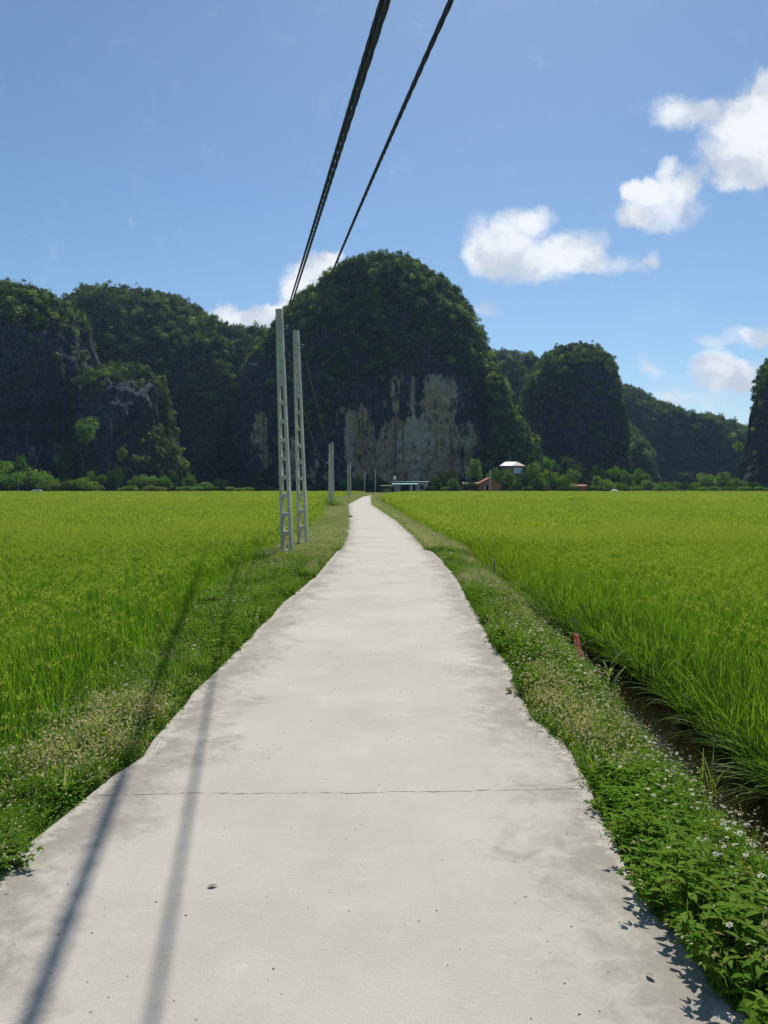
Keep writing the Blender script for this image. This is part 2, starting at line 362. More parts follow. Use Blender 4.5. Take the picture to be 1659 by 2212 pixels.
# ------------------------------------------------------------------ scatter with geometry nodes (only for what nobody could count)
def proto_collection(name, meshes):
    c = bpy.data.collections.new(name)
    for i,me in enumerate(meshes):
        ob = bpy.data.objects.new('%s_%02d' % (name,i), me); c.objects.link(ob)
    return c
def scatter(name, meshes, pts, rot, scl, idx, base=None, parent=None):
    pts = np.asarray(pts, dtype=np.float32); n = len(pts)
    me = bpy.data.meshes.new(name)
    me.vertices.add(n); me.vertices.foreach_set('co', pts.ravel())
    a = me.attributes.new('rot','FLOAT_VECTOR','POINT'); a.data.foreach_set('vector', np.asarray(rot,dtype=np.float32).ravel())
    scl = np.asarray(scl, dtype=np.float32)
    if scl.ndim == 1: scl = np.repeat(scl[:,None],3,1)
    a = me.attributes.new('scl','FLOAT_VECTOR','POINT'); a.data.foreach_set('vector', scl.ravel())
    a = me.attributes.new('idx','INT','POINT'); a.data.foreach_set('value', np.asarray(idx,dtype=np.int32))
    me.update()
    o = link(name, me, parent)
    ng = bpy.data.node_groups.new(name,'GeometryNodeTree')
    ng.interface.new_socket('Geometry', in_out='INPUT', socket_type='NodeSocketGeometry')
    ng.interface.new_socket('Geometry', in_out='OUTPUT', socket_type='NodeSocketGeometry')
    N, Lk = ng.nodes, ng.links
    gi = N.new('NodeGroupInput'); go = N.new('NodeGroupOutput'); ip = N.new('GeometryNodeInstanceOnPoints')
    ci = N.new('GeometryNodeCollectionInfo'); ci.inputs[0].default_value = proto_collection(name+'_kinds', meshes)
    ci.inputs[1].default_value = True; ci.inputs[2].default_value = True
    def na(nm, dt):
        x = N.new('GeometryNodeInputNamedAttribute'); x.data_type = dt; x.inputs[0].default_value = nm
        return [s for s in x.outputs if s.enabled and s.name=='Attribute'][0]
    Lk.new(gi.outputs[0], ip.inputs['Points']); Lk.new(ci.outputs[0], ip.inputs['Instance'])
    ip.inputs['Pick Instance'].default_value = True
    Lk.new(na('idx','INT'), ip.inputs['Instance Index']); Lk.new(na('rot','FLOAT_VECTOR'), ip.inputs['Rotation']); Lk.new(na('scl','FLOAT_VECTOR'), ip.inputs['Scale'])
    res = ip.outputs[0]
    if base is not None:
        oi = N.new('GeometryNodeObjectInfo'); oi.inputs[0].default_value = base
        jn = N.new('GeometryNodeJoinGeometry'); Lk.new(ip.outputs[0], jn.inputs[0]); Lk.new(oi.outputs['Geometry'], jn.inputs[0]); res = jn.outputs[0]
    Lk.new(res, go.inputs[0])
    md = o.modifiers.new('scatter','NODES'); md.node_group = ng
    return o

# ------------------------------------------------------------------ plant pieces
class PB:                                   # plant builder: quads only, numpy friendly
    def __init__(s): s.V = []; s.F = []; s.M = []
    def blade(s, p, azm, length, width, lean, bend, segs=4, m=0, twist=0.0):
        b = len(s.V); x,y,z = p; ca,sa = math.cos(azm), math.sin(azm)
        wx,wy = -math.sin(azm+twist), math.cos(azm+twist); a = lean; st = length/segs
        for i in range(segs+1):
            f = i/segs; ww = width*.5*(1.0-(f**2.2))*(.55+.9*min(f*2.2,1)*.5) + .0006
            s.V.append((x-wx*ww, y-wy*ww, z)); s.V.append((x+wx*ww, y+wy*ww, z))
            x += math.sin(a)*ca*st; y += math.sin(a)*sa*st; z += math.cos(a)*st; a += bend/segs
        for i in range(segs): s.F.append((b+2*i, b+2*i+1, b+2*i+3, b+2*i+2)); s.M.append(m)
        return (x,y,z,a)
    def quad(s, c, n, u, lu, lv, m=0):
        n = Vector(n).normalized(); u = Vector(u); u = (u-n*u.dot(n))
        if u.length < 1e-4: u = n.orthogonal()
        u.normalize(); v = n.cross(u); c = Vector(c); b = len(s.V)
        s.V += [tuple(c-u*lu), tuple(c-v*lv), tuple(c+u*lu), tuple(c+v*lv)]; s.F.append((b,b+1,b+2,b+3)); s.M.append(m)
    def leaf(s, base, d, up, length, width, fold=.25, droop=.3, m=0):
        """pointed oval leaf, folded along its midrib"""
        base = Vector(base); d = Vector(d).normalized(); up = Vector(up); up = (up - d*up.dot(d))
        if up.length < 1e-3: up = d.orthogonal()
        up.normalize(); v = d.cross(up); b = len(s.V)
        prof = [(0,.05),(.22,.75),(.5,1.0),(.78,.6),(1.0,.0)]
        for f,wd in prof:
            c = base + d*(length*f) - up*(droop*length*f*f)
            wv = v*(width*.5*wd)
            s.V += [tuple(c-wv+up*(fold*width*.5*wd)), tuple(c), tuple(c+wv+up*(fold*width*.5*wd))]
        for i in range(4):
            k = b+3*i; s.F += [(k,k+1,k+4,k+3),(k+1,k+2,k+5,k+4)]; s.M += [m,m]
    def mesh(s, name, mats): return mesh_of(name, np.array(s.V), np.array(s.F), mats, s.M)
rr = random.uniform

m_rice = leafy('rice_leaf', (.088,.195,.018), (.145,.255,.026), transl=.52, gloss=.008, pscale=.045, c3=(.19,.275,.024), tcol=(1.4,1.4,.6), rough=.45)
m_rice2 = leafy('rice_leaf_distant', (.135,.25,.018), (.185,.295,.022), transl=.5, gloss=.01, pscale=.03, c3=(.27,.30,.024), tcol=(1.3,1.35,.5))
m_ear = leafy('rice_ear', (.28,.38,.06), (.38,.46,.09), transl=.45, gloss=.01, tcol=(1.2,1.2,.5))
m_grass = leafy('verge_grass', (.10,.20,.02), (.165,.285,.035), transl=.45, gloss=.02)

def panicle(pb, p, azm, h, grains, gs, m=1, leanin=.1):
    # drooping ear: a thin stalk that bends over, grains hang along it
    x,y,z,a = pb.blade(p, azm, h, .004, leanin, .25, 3, m=0)
    L = rr(.14,.2); st = L/6; ca,sa = math.cos(azm), math.sin(azm); pts = []
    for i in range(7):
        pts.append((x,y,z)); x += math.sin(a)*ca*st; y += math.sin(a)*sa*st; z += math.cos(a)*st; a += .32
    for i in range(grains):
        q = pts[random.randrange(1,7)]
        pb.quad((q[0]+rr(-.012,.012), q[1]+rr(-.012,.012), q[2]-rr(0,.03)), (rr(-1,1),rr(-1,1),rr(-.4,.4)), (rr(-.3,.3),rr(-.3,.3),-1), gs*1.9, gs*.75, m)
def rice_clump(seed, n, hgt, wid, ears, edge=False):
    random.seed(seed); pb = PB()
    for i in range(n):
        a = rr(0,2*PI); r_ = rr(0,.06); ln = hgt*rr(.72,1.12)
        lean = rr(.02,.22) if not edge else rr(.1,.5); bend = rr(.1,.7) if random.random()<.6 else rr(.9,2.0)
        if edge: bend = rr(.5,1.9)
        pb.blade((math.cos(a)*r_, math.sin(a)*r_, 0), a+rr(-.5,.5), ln, wid*rr(.8,1.2), lean, bend, 5, twist=rr(-.6,.6))
    for i in range(ears):
        a = rr(0,2*PI); panicle(pb, (math.cos(a)*.03, math.sin(a)*.03, 0), a, hgt*rr(.86,1.04), 24, .0048)
    return pb.mesh('rice_clump', [m_rice, m_ear])
def rice_patch(seed, size, k, n, hgt, wid, mat, ears):
    random.seed(seed); pb = PB()
    for j in range(k):
        cx_, cy_ = rr(-size/2,size/2), rr(-size/2,size/2)
        for i in range(n):
            a = rr(0,2*PI); pb.blade((cx_+rr(-.05,.05), cy_+rr(-.05,.05), 0), a, hgt*rr(.75,1.12), wid*rr(.8,1.3), rr(.02,.25), rr(.1,1.2), 3, twist=rr(-1,1))
        for i in range(ears):
            zz = hgt*rr(.8,1.02); pb.quad((cx_+rr(-.1,.1), cy_+rr(-.1,.1), zz), (rr(-1,1),rr(-1,1),rr(-.3,.3)), (rr(-.5,.5),rr(-.5,.5),-1), wid*3.2, wid*.8, 1)
    return pb.mesh('rice_patch', [mat, m_ear])
CLUMPS = [rice_clump(100+i, 22, .82, .0105, 2 if i%2 else 3) for i in range(7)] + [rice_clump(150+i, 22, .74, .012, 1, True) for i in range(3)]
MIDS = [rice_patch(200+i, 1.1, 34, 7, .82, .020, m_rice, 2) for i in range(5)]
FARS = [rice_patch(300+i, 3.2, 110, 5, .82, .055, m_rice2, 3) for i in range(4)]
SOILZ = -.52
# canopy sheet hides the mud where the crop is closed
m_can, t, out = new_mat('rice_canopy')
d_ = t.n('ShaderNodeBsdfDiffuse'); p = t.pos()
c = t.mix(t.ramp(t.noise(p, 6, 4, .7), .35, .65), (.03,.065,.007), (.10,.16,.012))
t.L.new(c, d_.inputs[0]); t.L.new(d_.outputs[0], out.inputs[0])
def canopy(side):
    y_ = np.concatenate([np.arange(-4,20,1.0), np.arange(20,FIELD_END-2,3.0), [FIELD_END-1.5, FIELD_END-1.0]])
    u_ = np.concatenate([np.linspace(.45,6,10), np.geomspace(7,180,26)])
    e_ = RL(y_) if side<0 else RR(y_)
    X = e_[:,None] + side*u_[None,:]; Yg = np.repeat(y_[:,None], len(u_), 1)
    top = SOILZ + .50 + .16*sm(Yg, 18, 60)
    Zg = top + .03*vnoise(np.stack([X,Yg,X*0],-1)); Zg[:,0] = SOILZ; Zg[0,:] = SOILZ; Zg[-1,:] = SOILZ
    me = mesh_of('rice_canopy', np.stack([X,Yg,Zg],-1), gridfaces(len(y_), len(u_)), [m_can], smooth=True)
    return bpy.data.objects.new('rice_canopy', me)
def wedge(x, y, m_=5.0): return np.abs(x) < .62*np.maximum(y,0)+m_
def field(side, label):
    P=[];R=[];S=[];I=[]
    def put(pts, idx, sc, lean=None):
        n = len(pts); rot = np.zeros((n,3)); rot[:,2] = RNG.uniform(0,2*PI,n)
        rot[:,0] = RNG.normal(0,.05,n); rot[:,1] = RNG.normal(0,.05,n)
        P.append(pts); R.append(rot); S.append(sc); I.append(idx)
    # near: single clumps planted in rough rows
    gx_, gy_ = np.meshgrid(np.arange(0,24,.185), np.arange(-1.5,26,.185))
    x = gx_.ravel()+RNG.normal(0,.035,gx_.size); y = gy_.ravel()+RNG.normal(0,.035,gx_.size)
    e_ = RL(y) if side<0 else RR(y); xx = e_ + side*x
    k = wedge(xx,y,4.0) & (y < 22+3*np.sin(xx)); xx,y,x = xx[k],y[k],x[k]
    hz = 1+.07*fbm(np.stack([xx*.5,y*.5,xx*0],-1),3,5)
    idx = RNG.integers(0,7,len(xx)); eg_ = x < .22; idx[eg_] = RNG.integers(4,10,eg_.sum())
    sc = RNG.uniform(.88,1.08,len(xx))*hz
    put(np.stack([xx,y,np.full(len(xx),SOILZ)],-1), idx, sc)
    # clumps leaning out over the edge
    n = 460; y = RNG.uniform(-1,40,n); e_ = RL(y) if side<0 else RR(y)
    xx = e_ - side*RNG.uniform(-.05,.16,n)
    rot = np.stack([RNG.normal(0,.2,n), -side*RNG.uniform(-.05,.4,n), RNG.normal(0,.6,n)],-1)
    P.append(np.stack([xx,y,np.full(n,SOILZ)],-1)); R.append(rot); S.append(RNG.uniform(.8,1.02,n)); I.append(RNG.integers(7,10,n))
    # middle distance patches
    st = .8
    gx_, gy_ = np.meshgrid(np.arange(.35,60,st), np.arange(20.5,76,st))
    x = gx_.ravel()+RNG.uniform(-.2,.2,gx_.size); y = gy_.ravel()+RNG.uniform(-.2,.2,gx_.size)
    e_ = RL(y) if side<0 else RR(y); xx = e_+side*x; k = wedge(xx,y,5.0)
    xx,y = xx[k],y[k]; hz = 1+.07*fbm(np.stack([xx*.5,y*.5,xx*0],-1),3,5)
    put(np.stack([xx,y,np.full(len(xx),SOILZ)],-1), 10+RNG.integers(0,5,len(xx)), RNG.uniform(.9,1.06,len(xx))*hz)
    st = 2.2
    gx_, gy_ = np.meshgrid(np.arange(1.3,175,st), np.arange(74,FIELD_END-1,st))
    x = gx_.ravel()+RNG.uniform(-.5,.5,gx_.size); y = gy_.ravel()+RNG.uniform(-.5,.5,gx_.size)
    e_ = RL(y) if side<0 else RR(y); xx = e_+side*x; k = wedge(xx,y,8.0)
    xx,y = xx[k],y[k]
    put(np.stack([xx,y,np.full(len(xx),SOILZ)],-1), 15+RNG.integers(0,4,len(xx)), RNG.uniform(.93,1.05,len(xx)))
    o = scatter('rice_crop', CLUMPS+MIDS+FARS, np.concatenate(P), np.concatenate(R), np.concatenate(S), np.concatenate(I), base=canopy(side))
    return tag(o, label, 'rice', kind='stuff')
field(-1, 'green ripening rice crop behind the concrete utility poles')
field(1, 'green ripening rice crop beyond the water ditch')

# ------------------------------------------------------------------ verge plants
m_weed = leafy('weed_leaf', (.115,.235,.024), (.20,.34,.040), transl=.45, gloss=.0, pscale=1.3, c3=(.17,.28,.04))
m_weed2 = leafy('weed_leaf_dark', (.075,.18,.022), (.125,.255,.030), transl=.42, gloss=.0)
m_petal = leafy('white_petal', (.62,.60,.50), (.74,.72,.62), transl=.3, gloss=.02, tcol=(1,1,1))
m_disc = solid('yellow_disc', (.70,.36,.03), .8)
m_straw = leafy('dry_straw', (.52,.50,.20), (.74,.70,.38), transl=.25, gloss=.02, tcol=(1.1,1.0,.8))
m_brown = leafy('dead_stem', (.17,.15,.05), (.28,.23,.09), transl=.15, gloss=.02, tcol=(1.1,1.0,.8))
WM = [m_weed, m_weed2, m_petal, m_disc, m_straw, m_grass, m_brown]
def flower(pb, c, r_=.013):
    c = Vector(c); k = random.randint(5,6); tx,ty = rr(-.3,.3), rr(-.3,.3)
    for i in range(k):
        a = 2*PI*i/k + rr(-.1,.1); d = Vector((math.cos(a), math.sin(a), tx*math.cos(a)+ty*math.sin(a)+.1))
        pb.quad(c+d*r_*.62, (tx*-1,ty*-1,1), d, r_*.5, r_*.3, 2)
    pb.quad(c+Vector((0,0,.003)), (-tx,-ty,1), (1,0,0), r_*.26, r_*.26, 3); pb.quad(c+Vector((0,0,.0035)), (-tx,-ty,1), (1,1,0), r_*.26, r_*.26, 3)
def weed(seed, kind, s=1.0, R_=.11):
    random.seed(seed); pb = PB()
    if kind == 'mat':                        # low creeping mat of small leaves
        for i in range(85):
            a = rr(0,2*PI); q = R_*math.sqrt(rr(0,1)); z = rr(.01,.085)*s
            d = (math.cos(a)+rr(-.6,.6), math.sin(a)+rr(-.6,.6), rr(-.1,.8)); 
            pb.leaf((q*math.cos(a), q*math.sin(a), z), d, (0,0,1), rr(.014,.028)*s, rr(.010,.017)*s, .2, .3, random.choice((0,0,0,1)))
        for i in range(4):
            a = rr(0,2*PI); q = R_*rr(0,1); pb.quad((q*math.cos(a), q*math.sin(a), rr(.07,.11)*s), (rr(-.5,.5),rr(-.5,.5),1), (1,0,0), .006, .006, random.choice((4,2,4)))
    elif kind == 'herb':                     # upright leafy stems
        for i in range(7):
            a = rr(0,2*PI); q = R_*rr(0,.8); h = rr(.09,.2)*s; bx,by = q*math.cos(a), q*math.sin(a); lx,ly = rr(-.25,.25), rr(-.25,.25)
            pb.blade((bx,by,0), rr(0,6.3), h, .005, .1, .1, 2, m=0)
            for z in np.arange(.03, h, .026*s+.01):
                for sd in (0,1,2):
                    b_ = rr(0,2*PI); pb.leaf((bx+lx*z, by+ly*z, z), (math.cos(b_),math.sin(b_),rr(.1,.6)), (0,0,1), rr(.028,.05)*s, rr(.012,.02)*s, .25, .35, random.choice((0,1,0)))
    elif kind == 'daisy':
        for i in range(6):
            a = rr(0,2*PI); q = R_*rr(0,1); h = rr(.14,.24)*s; bx,by = q*math.cos(a), q*math.sin(a)
            x,y,z,_ = pb.blade((bx,by,0), rr(0,6.3), h, .004, rr(0,.2), rr(0,.3), 3, m=0)
            if random.random()<.5: flower(pb, (x,y,z), rr(.008,.012))
            else: pb.quad((x,y,z), (rr(-1,1),rr(-1,1),.5), (0,0,1), .005,.005,random.choice((3,4)))
            for zz in np.arange(.03,h*.8,.035):
                for sd in range(3):
                    b_ = rr(0,2*PI); pb.leaf((bx,by,zz), (math.cos(b_),math.sin(b_),rr(.1,.5)), (0,0,1), rr(.025,.045)*s, rr(.010,.018)*s, .25,.35, random.choice((0,1)))
    elif kind == 'seed':                     # dry pale seed heads over thin stems
        for i in range(13):
            a = rr(0,2*PI); q = R_*rr(0,1.1); h = rr(.07,.19)*s
            x,y,z,_ = pb.blade((q*math.cos(a), q*math.sin(a),0), rr(0,6.3), h, .003, rr(0,.4), rr(0,.5), 3, m=random.choice((5,6,0)))
            for j in range(3): pb.quad((x+rr(-.005,.005),y+rr(-.005,.005),z+rr(-.005,.005)), (rr(-1,1),rr(-1,1),rr(-1,1)), (rr(-1,1),0,1), .0078,.006, 4)
        for i in range(60):
            a = rr(0,2*PI); q = R_*math.sqrt(rr(0,1)); d = (rr(-1,1),rr(-1,1),rr(-.1,.6))
            pb.leaf((q*math.cos(a), q*math.sin(a), rr(.01,.07)*s), d, (0,0,1), rr(.012,.024)*s, rr(.007,.012)*s, .2, .3, random.choice((0,0,0,1,6,4)))
    elif kind == 'grass':
        for i in range(26):
            a = rr(0,2*PI); q = R_*.6*rr(0,1)
            pb.blade((q*math.cos(a), q*math.sin(a),0), a+rr(-.6,.6), rr(.12,.32)*s, .0055, rr(.05,.4), rr(.2,1.3), 4, m=random.choice((5,5,5,4) if i%6==0 else (5,)), twist=rr(-.5,.5))
    elif kind == 'fine':                     # fine bright grass blades, lawn-like
        for i in range(70):
            a = rr(0,2*PI); q = R_*math.sqrt(rr(0,1))
            pb.blade((q*math.cos(a), q*math.sin(a),0), rr(0,6.3), rr(.04,.11)*s, .004, rr(.05,.5), rr(.1,.9), 2, m=5, twist=rr(-1,1))
    return pb.mesh('verge_'+kind, WM)
WEEDS = [weed(1,'mat'),weed(2,'mat'),weed(3,'herb'),weed(4,'herb'),weed(5,'daisy'),weed(6,'daisy'),weed(7,'seed'),weed(8,'seed'),weed(9,'grass'),weed(10,'grass'),weed(11,'fine'),weed(12,'fine')]
def weed_far(seed, dry):                     # half-metre patch of the same plants with fewer, larger leaves
    random.seed(seed); pb = PB()
    for i in range(260):
        q = (rr(-.32,.32), rr(-.32,.32), rr(.02,.16)); 
        pb.quad(q, (rr(-.8,.8),rr(-.8,.8),1), (rr(-1,1),rr(-1,1),rr(0,.6)), rr(.014,.024), rr(.009,.014), random.choice((0,1,0,5,0) if not dry else (0,6,5,5,0,1,5)))
    for i in range(90 if dry else 45):
        pb.quad((rr(-.32,.32), rr(-.32,.32), rr(.1,.21)), (rr(-1,1),rr(-1,1),.6), (1,0,0), .013, .012, random.choice((4,4,0,4)))
    for i in range(40): pb.blade((rr(-.32,.32), rr(-.32,.32), 0), rr(0,6.3), rr(.12,.26), .008, rr(.1,.5), rr(.2,.9), 2, m=5 if i%3 else 4)
    return pb.mesh('verge_patch', WM)
WEEDS += [weed_far(40,False), weed_far(41,False), weed_far(42,True), weed_far(43,True)]
def verge_plants(side, label):
    P=[];R=[];S=[];I=[]
    def lateral(y, u):
        a = XL(y) if side<0 else XR(y); b_ = (RL(y)+.05) if side<0 else VR(y)+.02
        return a + (b_-a)*u
    n = 12500
    y = RNG.uniform(0,1,n)**1.15*21-.5; u = RNG.uniform(0,1.0,n)
    x = lateral(y,u) + side*.03
    z = verge_z(np.clip(u,0,1)) - .01
    nz = fbm(np.stack([x*1.5,y*.8,x*0],-1),3,31+side); nz2 = fbm(np.stack([x*1.1,y*.6,x*0],-1),3,61+side)
    idx = RNG.integers(0,2,n)                                   # mat
    q = RNG.uniform(0,1,n)
    k = (nz>.02)&(q<.65); idx[k] = RNG.integers(2,4,k.sum())    # herb
    k = (nz2>.10)&(q>.5); idx[k] = RNG.integers(6,8,k.sum())   # seed heads
    k = (q>.88); idx[k] = RNG.integers(6,8,k.sum())
    k = (nz2<-.12)&(q>.5); idx[k] = RNG.integers(10,12,k.sum()) # fine grass
    k = (q<.05); idx[k] = RNG.integers(8,10,k.sum())
    if side>0:
        k = (u>.5)&(q>.74)&(y<8); idx[k] = RNG.integers(4,6,k.sum())   # daisies toward the ditch
        k = (y<4.2)&(u<.5)&(q<.7); idx[k] = RNG.integers(2,4,k.sum())
    k = (q>.965); idx[k] = RNG.integers(4,6,k.sum())
    sc = RNG.uniform(.65,1.2,n)*(1+.25*nz)
    edge_ = u<.06; sc[edge_] *= .7
    if side>0: sc *= 1-.35*sm(u,.6,.95)
    if side>0: sc *= 1+.2*sm(4.6-y,0,2.2)*(1-u*.6)
    bare = (fbm(np.stack([x*1.9,y*1.9,x*0],-1),3,91) > .34) & (RNG.uniform(0,1,n)<.8)
    kk = ~bare
    rot = np.stack([RNG.normal(0,.12,n),RNG.normal(0,.12,n),RNG.uniform(0,2*PI,n)],-1)
    P.append(np.stack([x,y,z],-1)[kk]); R.append(rot[kk]); S.append(sc[kk]); I.append(idx[kk])
    # outer lip grass hanging toward ditch / rice
    n = 420; y = RNG.uniform(-.5,30,n); u = RNG.uniform(.92,1.12,n); x = lateral(y,u)
    P.append(np.stack([x,y,np.full(n,-.16)-.2*(u>1)],-1)); R.append(np.stack([RNG.normal(0,.2,n), side*RNG.uniform(0,.5,n), RNG.normal(0,.4,n)],-1)); S.append(RNG.uniform(.4,.85,n)); I.append(RNG.integers(8,10,n))
    # beyond 20 m
    n = 6200; y = 19.5+ RNG.uniform(0,1,n)**1.6*180; u = RNG.uniform(0,1.05,n); x = lateral(y,u); x = np.where(side*(x-lateral(y,0))<.27, lateral(y,0)+side*RNG.uniform(.2,.32,n), x)
    nz = fbm(np.stack([x*.6,y*.25,x*0],-1),3,33); idx = np.where(nz+RNG.normal(0,.2,n)>-.05, RNG.integers(14,16,n), RNG.integers(12,14,n))
    P.append(np.stack([x,y,verge_z(np.clip(u,0,1))-.01],-1)); R.append(np.stack([x*0,x*0,RNG.uniform(0,6.3,n)],-1)); S.append(RNG.uniform(.6,1.0,n)*(1+sm(y,60,150)*.5)); I.append(idx)
    o = scatter('verge_weeds', WEEDS, np.concatenate(P), np.concatenate(R), np.concatenate(S), np.concatenate(I))
    return tag(o, label, 'weeds', kind='stuff')
verge_plants(-1, 'low clover, grass and dry seed heads around the pole bases')
verge_plants(1, 'low weeds with small white daisies between path and ditch')

# grit on the path: uncountable specks
m_grit = solid('grit', (.12,.105,.085), .9, .4, 40)
n = 420; pb = MB()
for i in range(n):
    y = 1.9 + 16*random.random()**1.7; a, b_ = float(_L(y)), float(_R(y)); x = a + (b_-a)*random.random()
    s_ = rr(.0016,.0048)*(1.0+y*.05); g = [Vector((rr(-1,1),rr(-1,1),rr(.1,.8))) for _ in range(4)]
    c_ = Vector((x,y,-.0005))
    pb.add([c_+Vector((s_*1.3,0,0)), c_+Vector((-s_*.6,s_,0)), c_+Vector((-s_*.7,-s_*.9,0)), c_+Vector((0,0,s_*.8))], [(0,1,3),(1,2,3),(2,0,3),(0,2,1)])
o = pb.build('path_grit', [m_grit]); tag(o, 'dark specks of grit and crumbs strewn over the concrete path', 'grit', kind='stuff')

HAZE = 0.0001
# ------------------------------------------------------------------ utility poles
m_pole, t, out = new_mat('pole_concrete')
b = t.n('ShaderNodeBsdfPrincipled'); p = t.n('ShaderNodeTexCoord').outputs['Object']
c = t.mix(t.ramp(t.noise(t.scalev(p,(1,1,.35)), 5, 6, .65), .35, .68), (.52,.49,.39), (.72,.68,.57))
c = t.mix(t.math('MULTIPLY', t.ramp(t.noise(t.scalev(p,(1,1,.2)), 22, 4, .7), .52, .72), .5), c, (.26,.26,.21))
t.L.new(c, b.inputs['Base Color']); b.inputs['Roughness'].default_value = .9
bn = t.n('ShaderNodeBump'); bn.inputs['Strength'].default_value = .4; bn.inputs['Distance'].default_value = .01
t.L.new(t.noise(p, 30, 5, .7), bn.inputs['Height']); t.L.new(bn.outputs[0], b.inputs['Normal']); t.L.new(b.outputs[0], out.inputs[0])
m_galv = solid('galvanised_steel', (.42,.43,.44), .45, .2, 30, metal=.6)
m_black = solid('cable_black', (.028,.034,.060), .6, .3, 40, spec=.4)

def lattice_shaft(Ht=5.85, sink=.6):
    """tapered concrete post with nine ladder openings and small bolt holes above them"""
    rows = [-sink, -.2]
    holes = [(4.03 - .445*k - .35, 4.03 - .445*k) for k in range(9)][::-1]
    kinds = []; zs = [-sink]
    for a,b_ in holes: zs += [a, b_]; kinds += ['s','h']
    dots = [4.35, 4.62, 4.86, 5.12, 5.36, 5.62]
    for d in dots: zs += [d-.014, d+.014]; kinds += ['s','d']
    zs.append(Ht); kinds.append('s')
    Wd = lambda z: .152 + (.285-.152)*(Ht-z)/Ht; Dp = lambda z: .135 + (.185-.135)*(Ht-z)/Ht
    V = []; idx = {}
    for i,z in enumerate(zs):
        w_ = Wd(z)/2; hw = w_*.44; sw = .012; d = Dp(z)/2
        for j,x in enumerate((-w_,-hw,-sw,sw,hw,w_)):
            for k,y in enumerate((-d,d)): idx[i,j,k] = len(V); V.append((x,y,z))
    Fc = []; I = lambda i,j,k: idx[i,j,k]
    def solid_cell(i,j):
        if i<0 or i>=len(kinds) or j<0 or j>4: return False
        kd = kinds[i]
        if kd=='h' and 1<=j<=3: return False
        if kd=='d' and j==2: return False
        return True
    for i in range(len(kinds)):
        for j in range(5):
            if not solid_cell(i,j): continue
            Fc.append((I(i,j,0),I(i,j+1,0),I(i+1,j+1,0),I(i+1,j,0)))
            Fc.append((I(i,j,1),I(i+1,j,1),I(i+1,j+1,1),I(i,j+1,1)))
            if not solid_cell(i,j-1): Fc.append((I(i,j,0),I(i+1,j,0),I(i+1,j,1),I(i,j,1)))
            if not solid_cell(i,j+1): Fc.append((I(i,j+1,0),I(i,j+1,1),I(i+1,j+1,1),I(i+1,j+1,0)))
            if not solid_cell(i-1,j): Fc.append((I(i,j,0),I(i,j,1),I(i,j+1,1),I(i,j+1,0)))
            if not solid_cell(i+1,j): Fc.append((I(i+1,j,0),I(i+1,j+1,0),I(i+1,j+1,1),I(i+1,j,1)))
    me = mesh_of('shaft', V, Fc, [m_pole])
    bm = bmesh.new(); bm.from_mesh(me)
    bmesh.ops.delete(bm, geom=[v for v in bm.verts if not v.link_faces], context='VERTS')
    es = [e for e in bm.edges if len(e.link_faces)==2 and e.calc_face_angle(0) > .8 and not any(abs(v.co.x)<.03 for v in e.verts)]
    bmesh.ops.bevel(bm, geom=es, offset=.009, segments=1, affect='EDGES', clamp_overlap=True)
    bm.to_mesh(me); bm.free(); return me
def band(z, Ht=5.85):
    mb = MB(); w_ = (.152+(.133)*(Ht-z)/Ht)/2+.004; d = (.135+.05*(Ht-z)/Ht)/2+.004
    for a in ((-w_,w_,-d,-d+.004),(-w_,w_,d-.004,d)): mb.box(a[0],a[1],a[2],a[3],z-.012,z+.012)
    for a in ((-w_-.001,-w_+.004,-d,d),(w_-.004,w_+.001,-d,d)): mb.box(a[0],a[1],a[2]+.0045,a[3]-.0045,z-.0118,z+.0118)
    return mb
def make_pole(loc, rz, lean, label, hookz=5.42):
    r_ = empty('utility_pole', loc, rz); r_.rotation_euler = (0, lean, rz)
    tag(r_, label, 'utility pole', 'concrete utility poles along the path')
    link('shaft', lattice_shaft(), r_)
    band(hookz+.07).build('clamp_band', [m_galv], r_); band(hookz-.1).build('clamp_band', [m_galv], r_)
    mb = MB(); pts = [(.09,-.02,hookz-.06),(.13,-.02,hookz-.06)] + [(.165+.036*math.cos(a), -.02, hookz+.0-.036*math.sin(a)) for a in np.linspace(2.2,-3.2,14)]
    mb.tube(pts, .009, 7); mb.build('hook', [m_galv], r_, smooth=True)
    return r_
TIL = -math.radians(1.75)
P1 = at(621,1196); P2 = at(655,1179)
pole1 = make_pole((P1[0],P1[1],-.02), math.radians(-7), TIL, 'nearest latticed concrete utility pole, tallest in view, on the weedy verge')
pole2 = copy_tree(pole1); pole2.location = (P2[0],P2[1],-.02)
tag(pole2, 'latticed concrete utility pole just behind the tallest one, curled steel hook near its top')
def far_pole(px, Y, label, rz=0.0, lean=0.0, sc=1.0):
    x = (px-CX)/F*Y; q = copy_tree(pole1); q.location = (x, Y, -.05); q.rotation_euler = (0,lean,rz); q.scale = (sc,sc,sc)
    tag(q, label); return q
p3a = far_pole(712.5, 76, 'shorter-looking latticed pole of the pair above the bright leafy bush', -.35)
p3b = far_pole(718.5, 73, 'taller latticed pole of the pair above the bright leafy bush, nearer the path', -.3)
p4a = far_pole(752, 139, 'outer latticed pole of the small pair where the path bends', -.3, sc=.97)
p4b = far_pole(757, 133, 'inner latticed pole of the small pair where the path bends', -.3, sc=1.0)
p5 = far_pole(787.5, 203, 'single distant concrete pole in front of the dark bushes at the path end', -.2, sc=1.0)
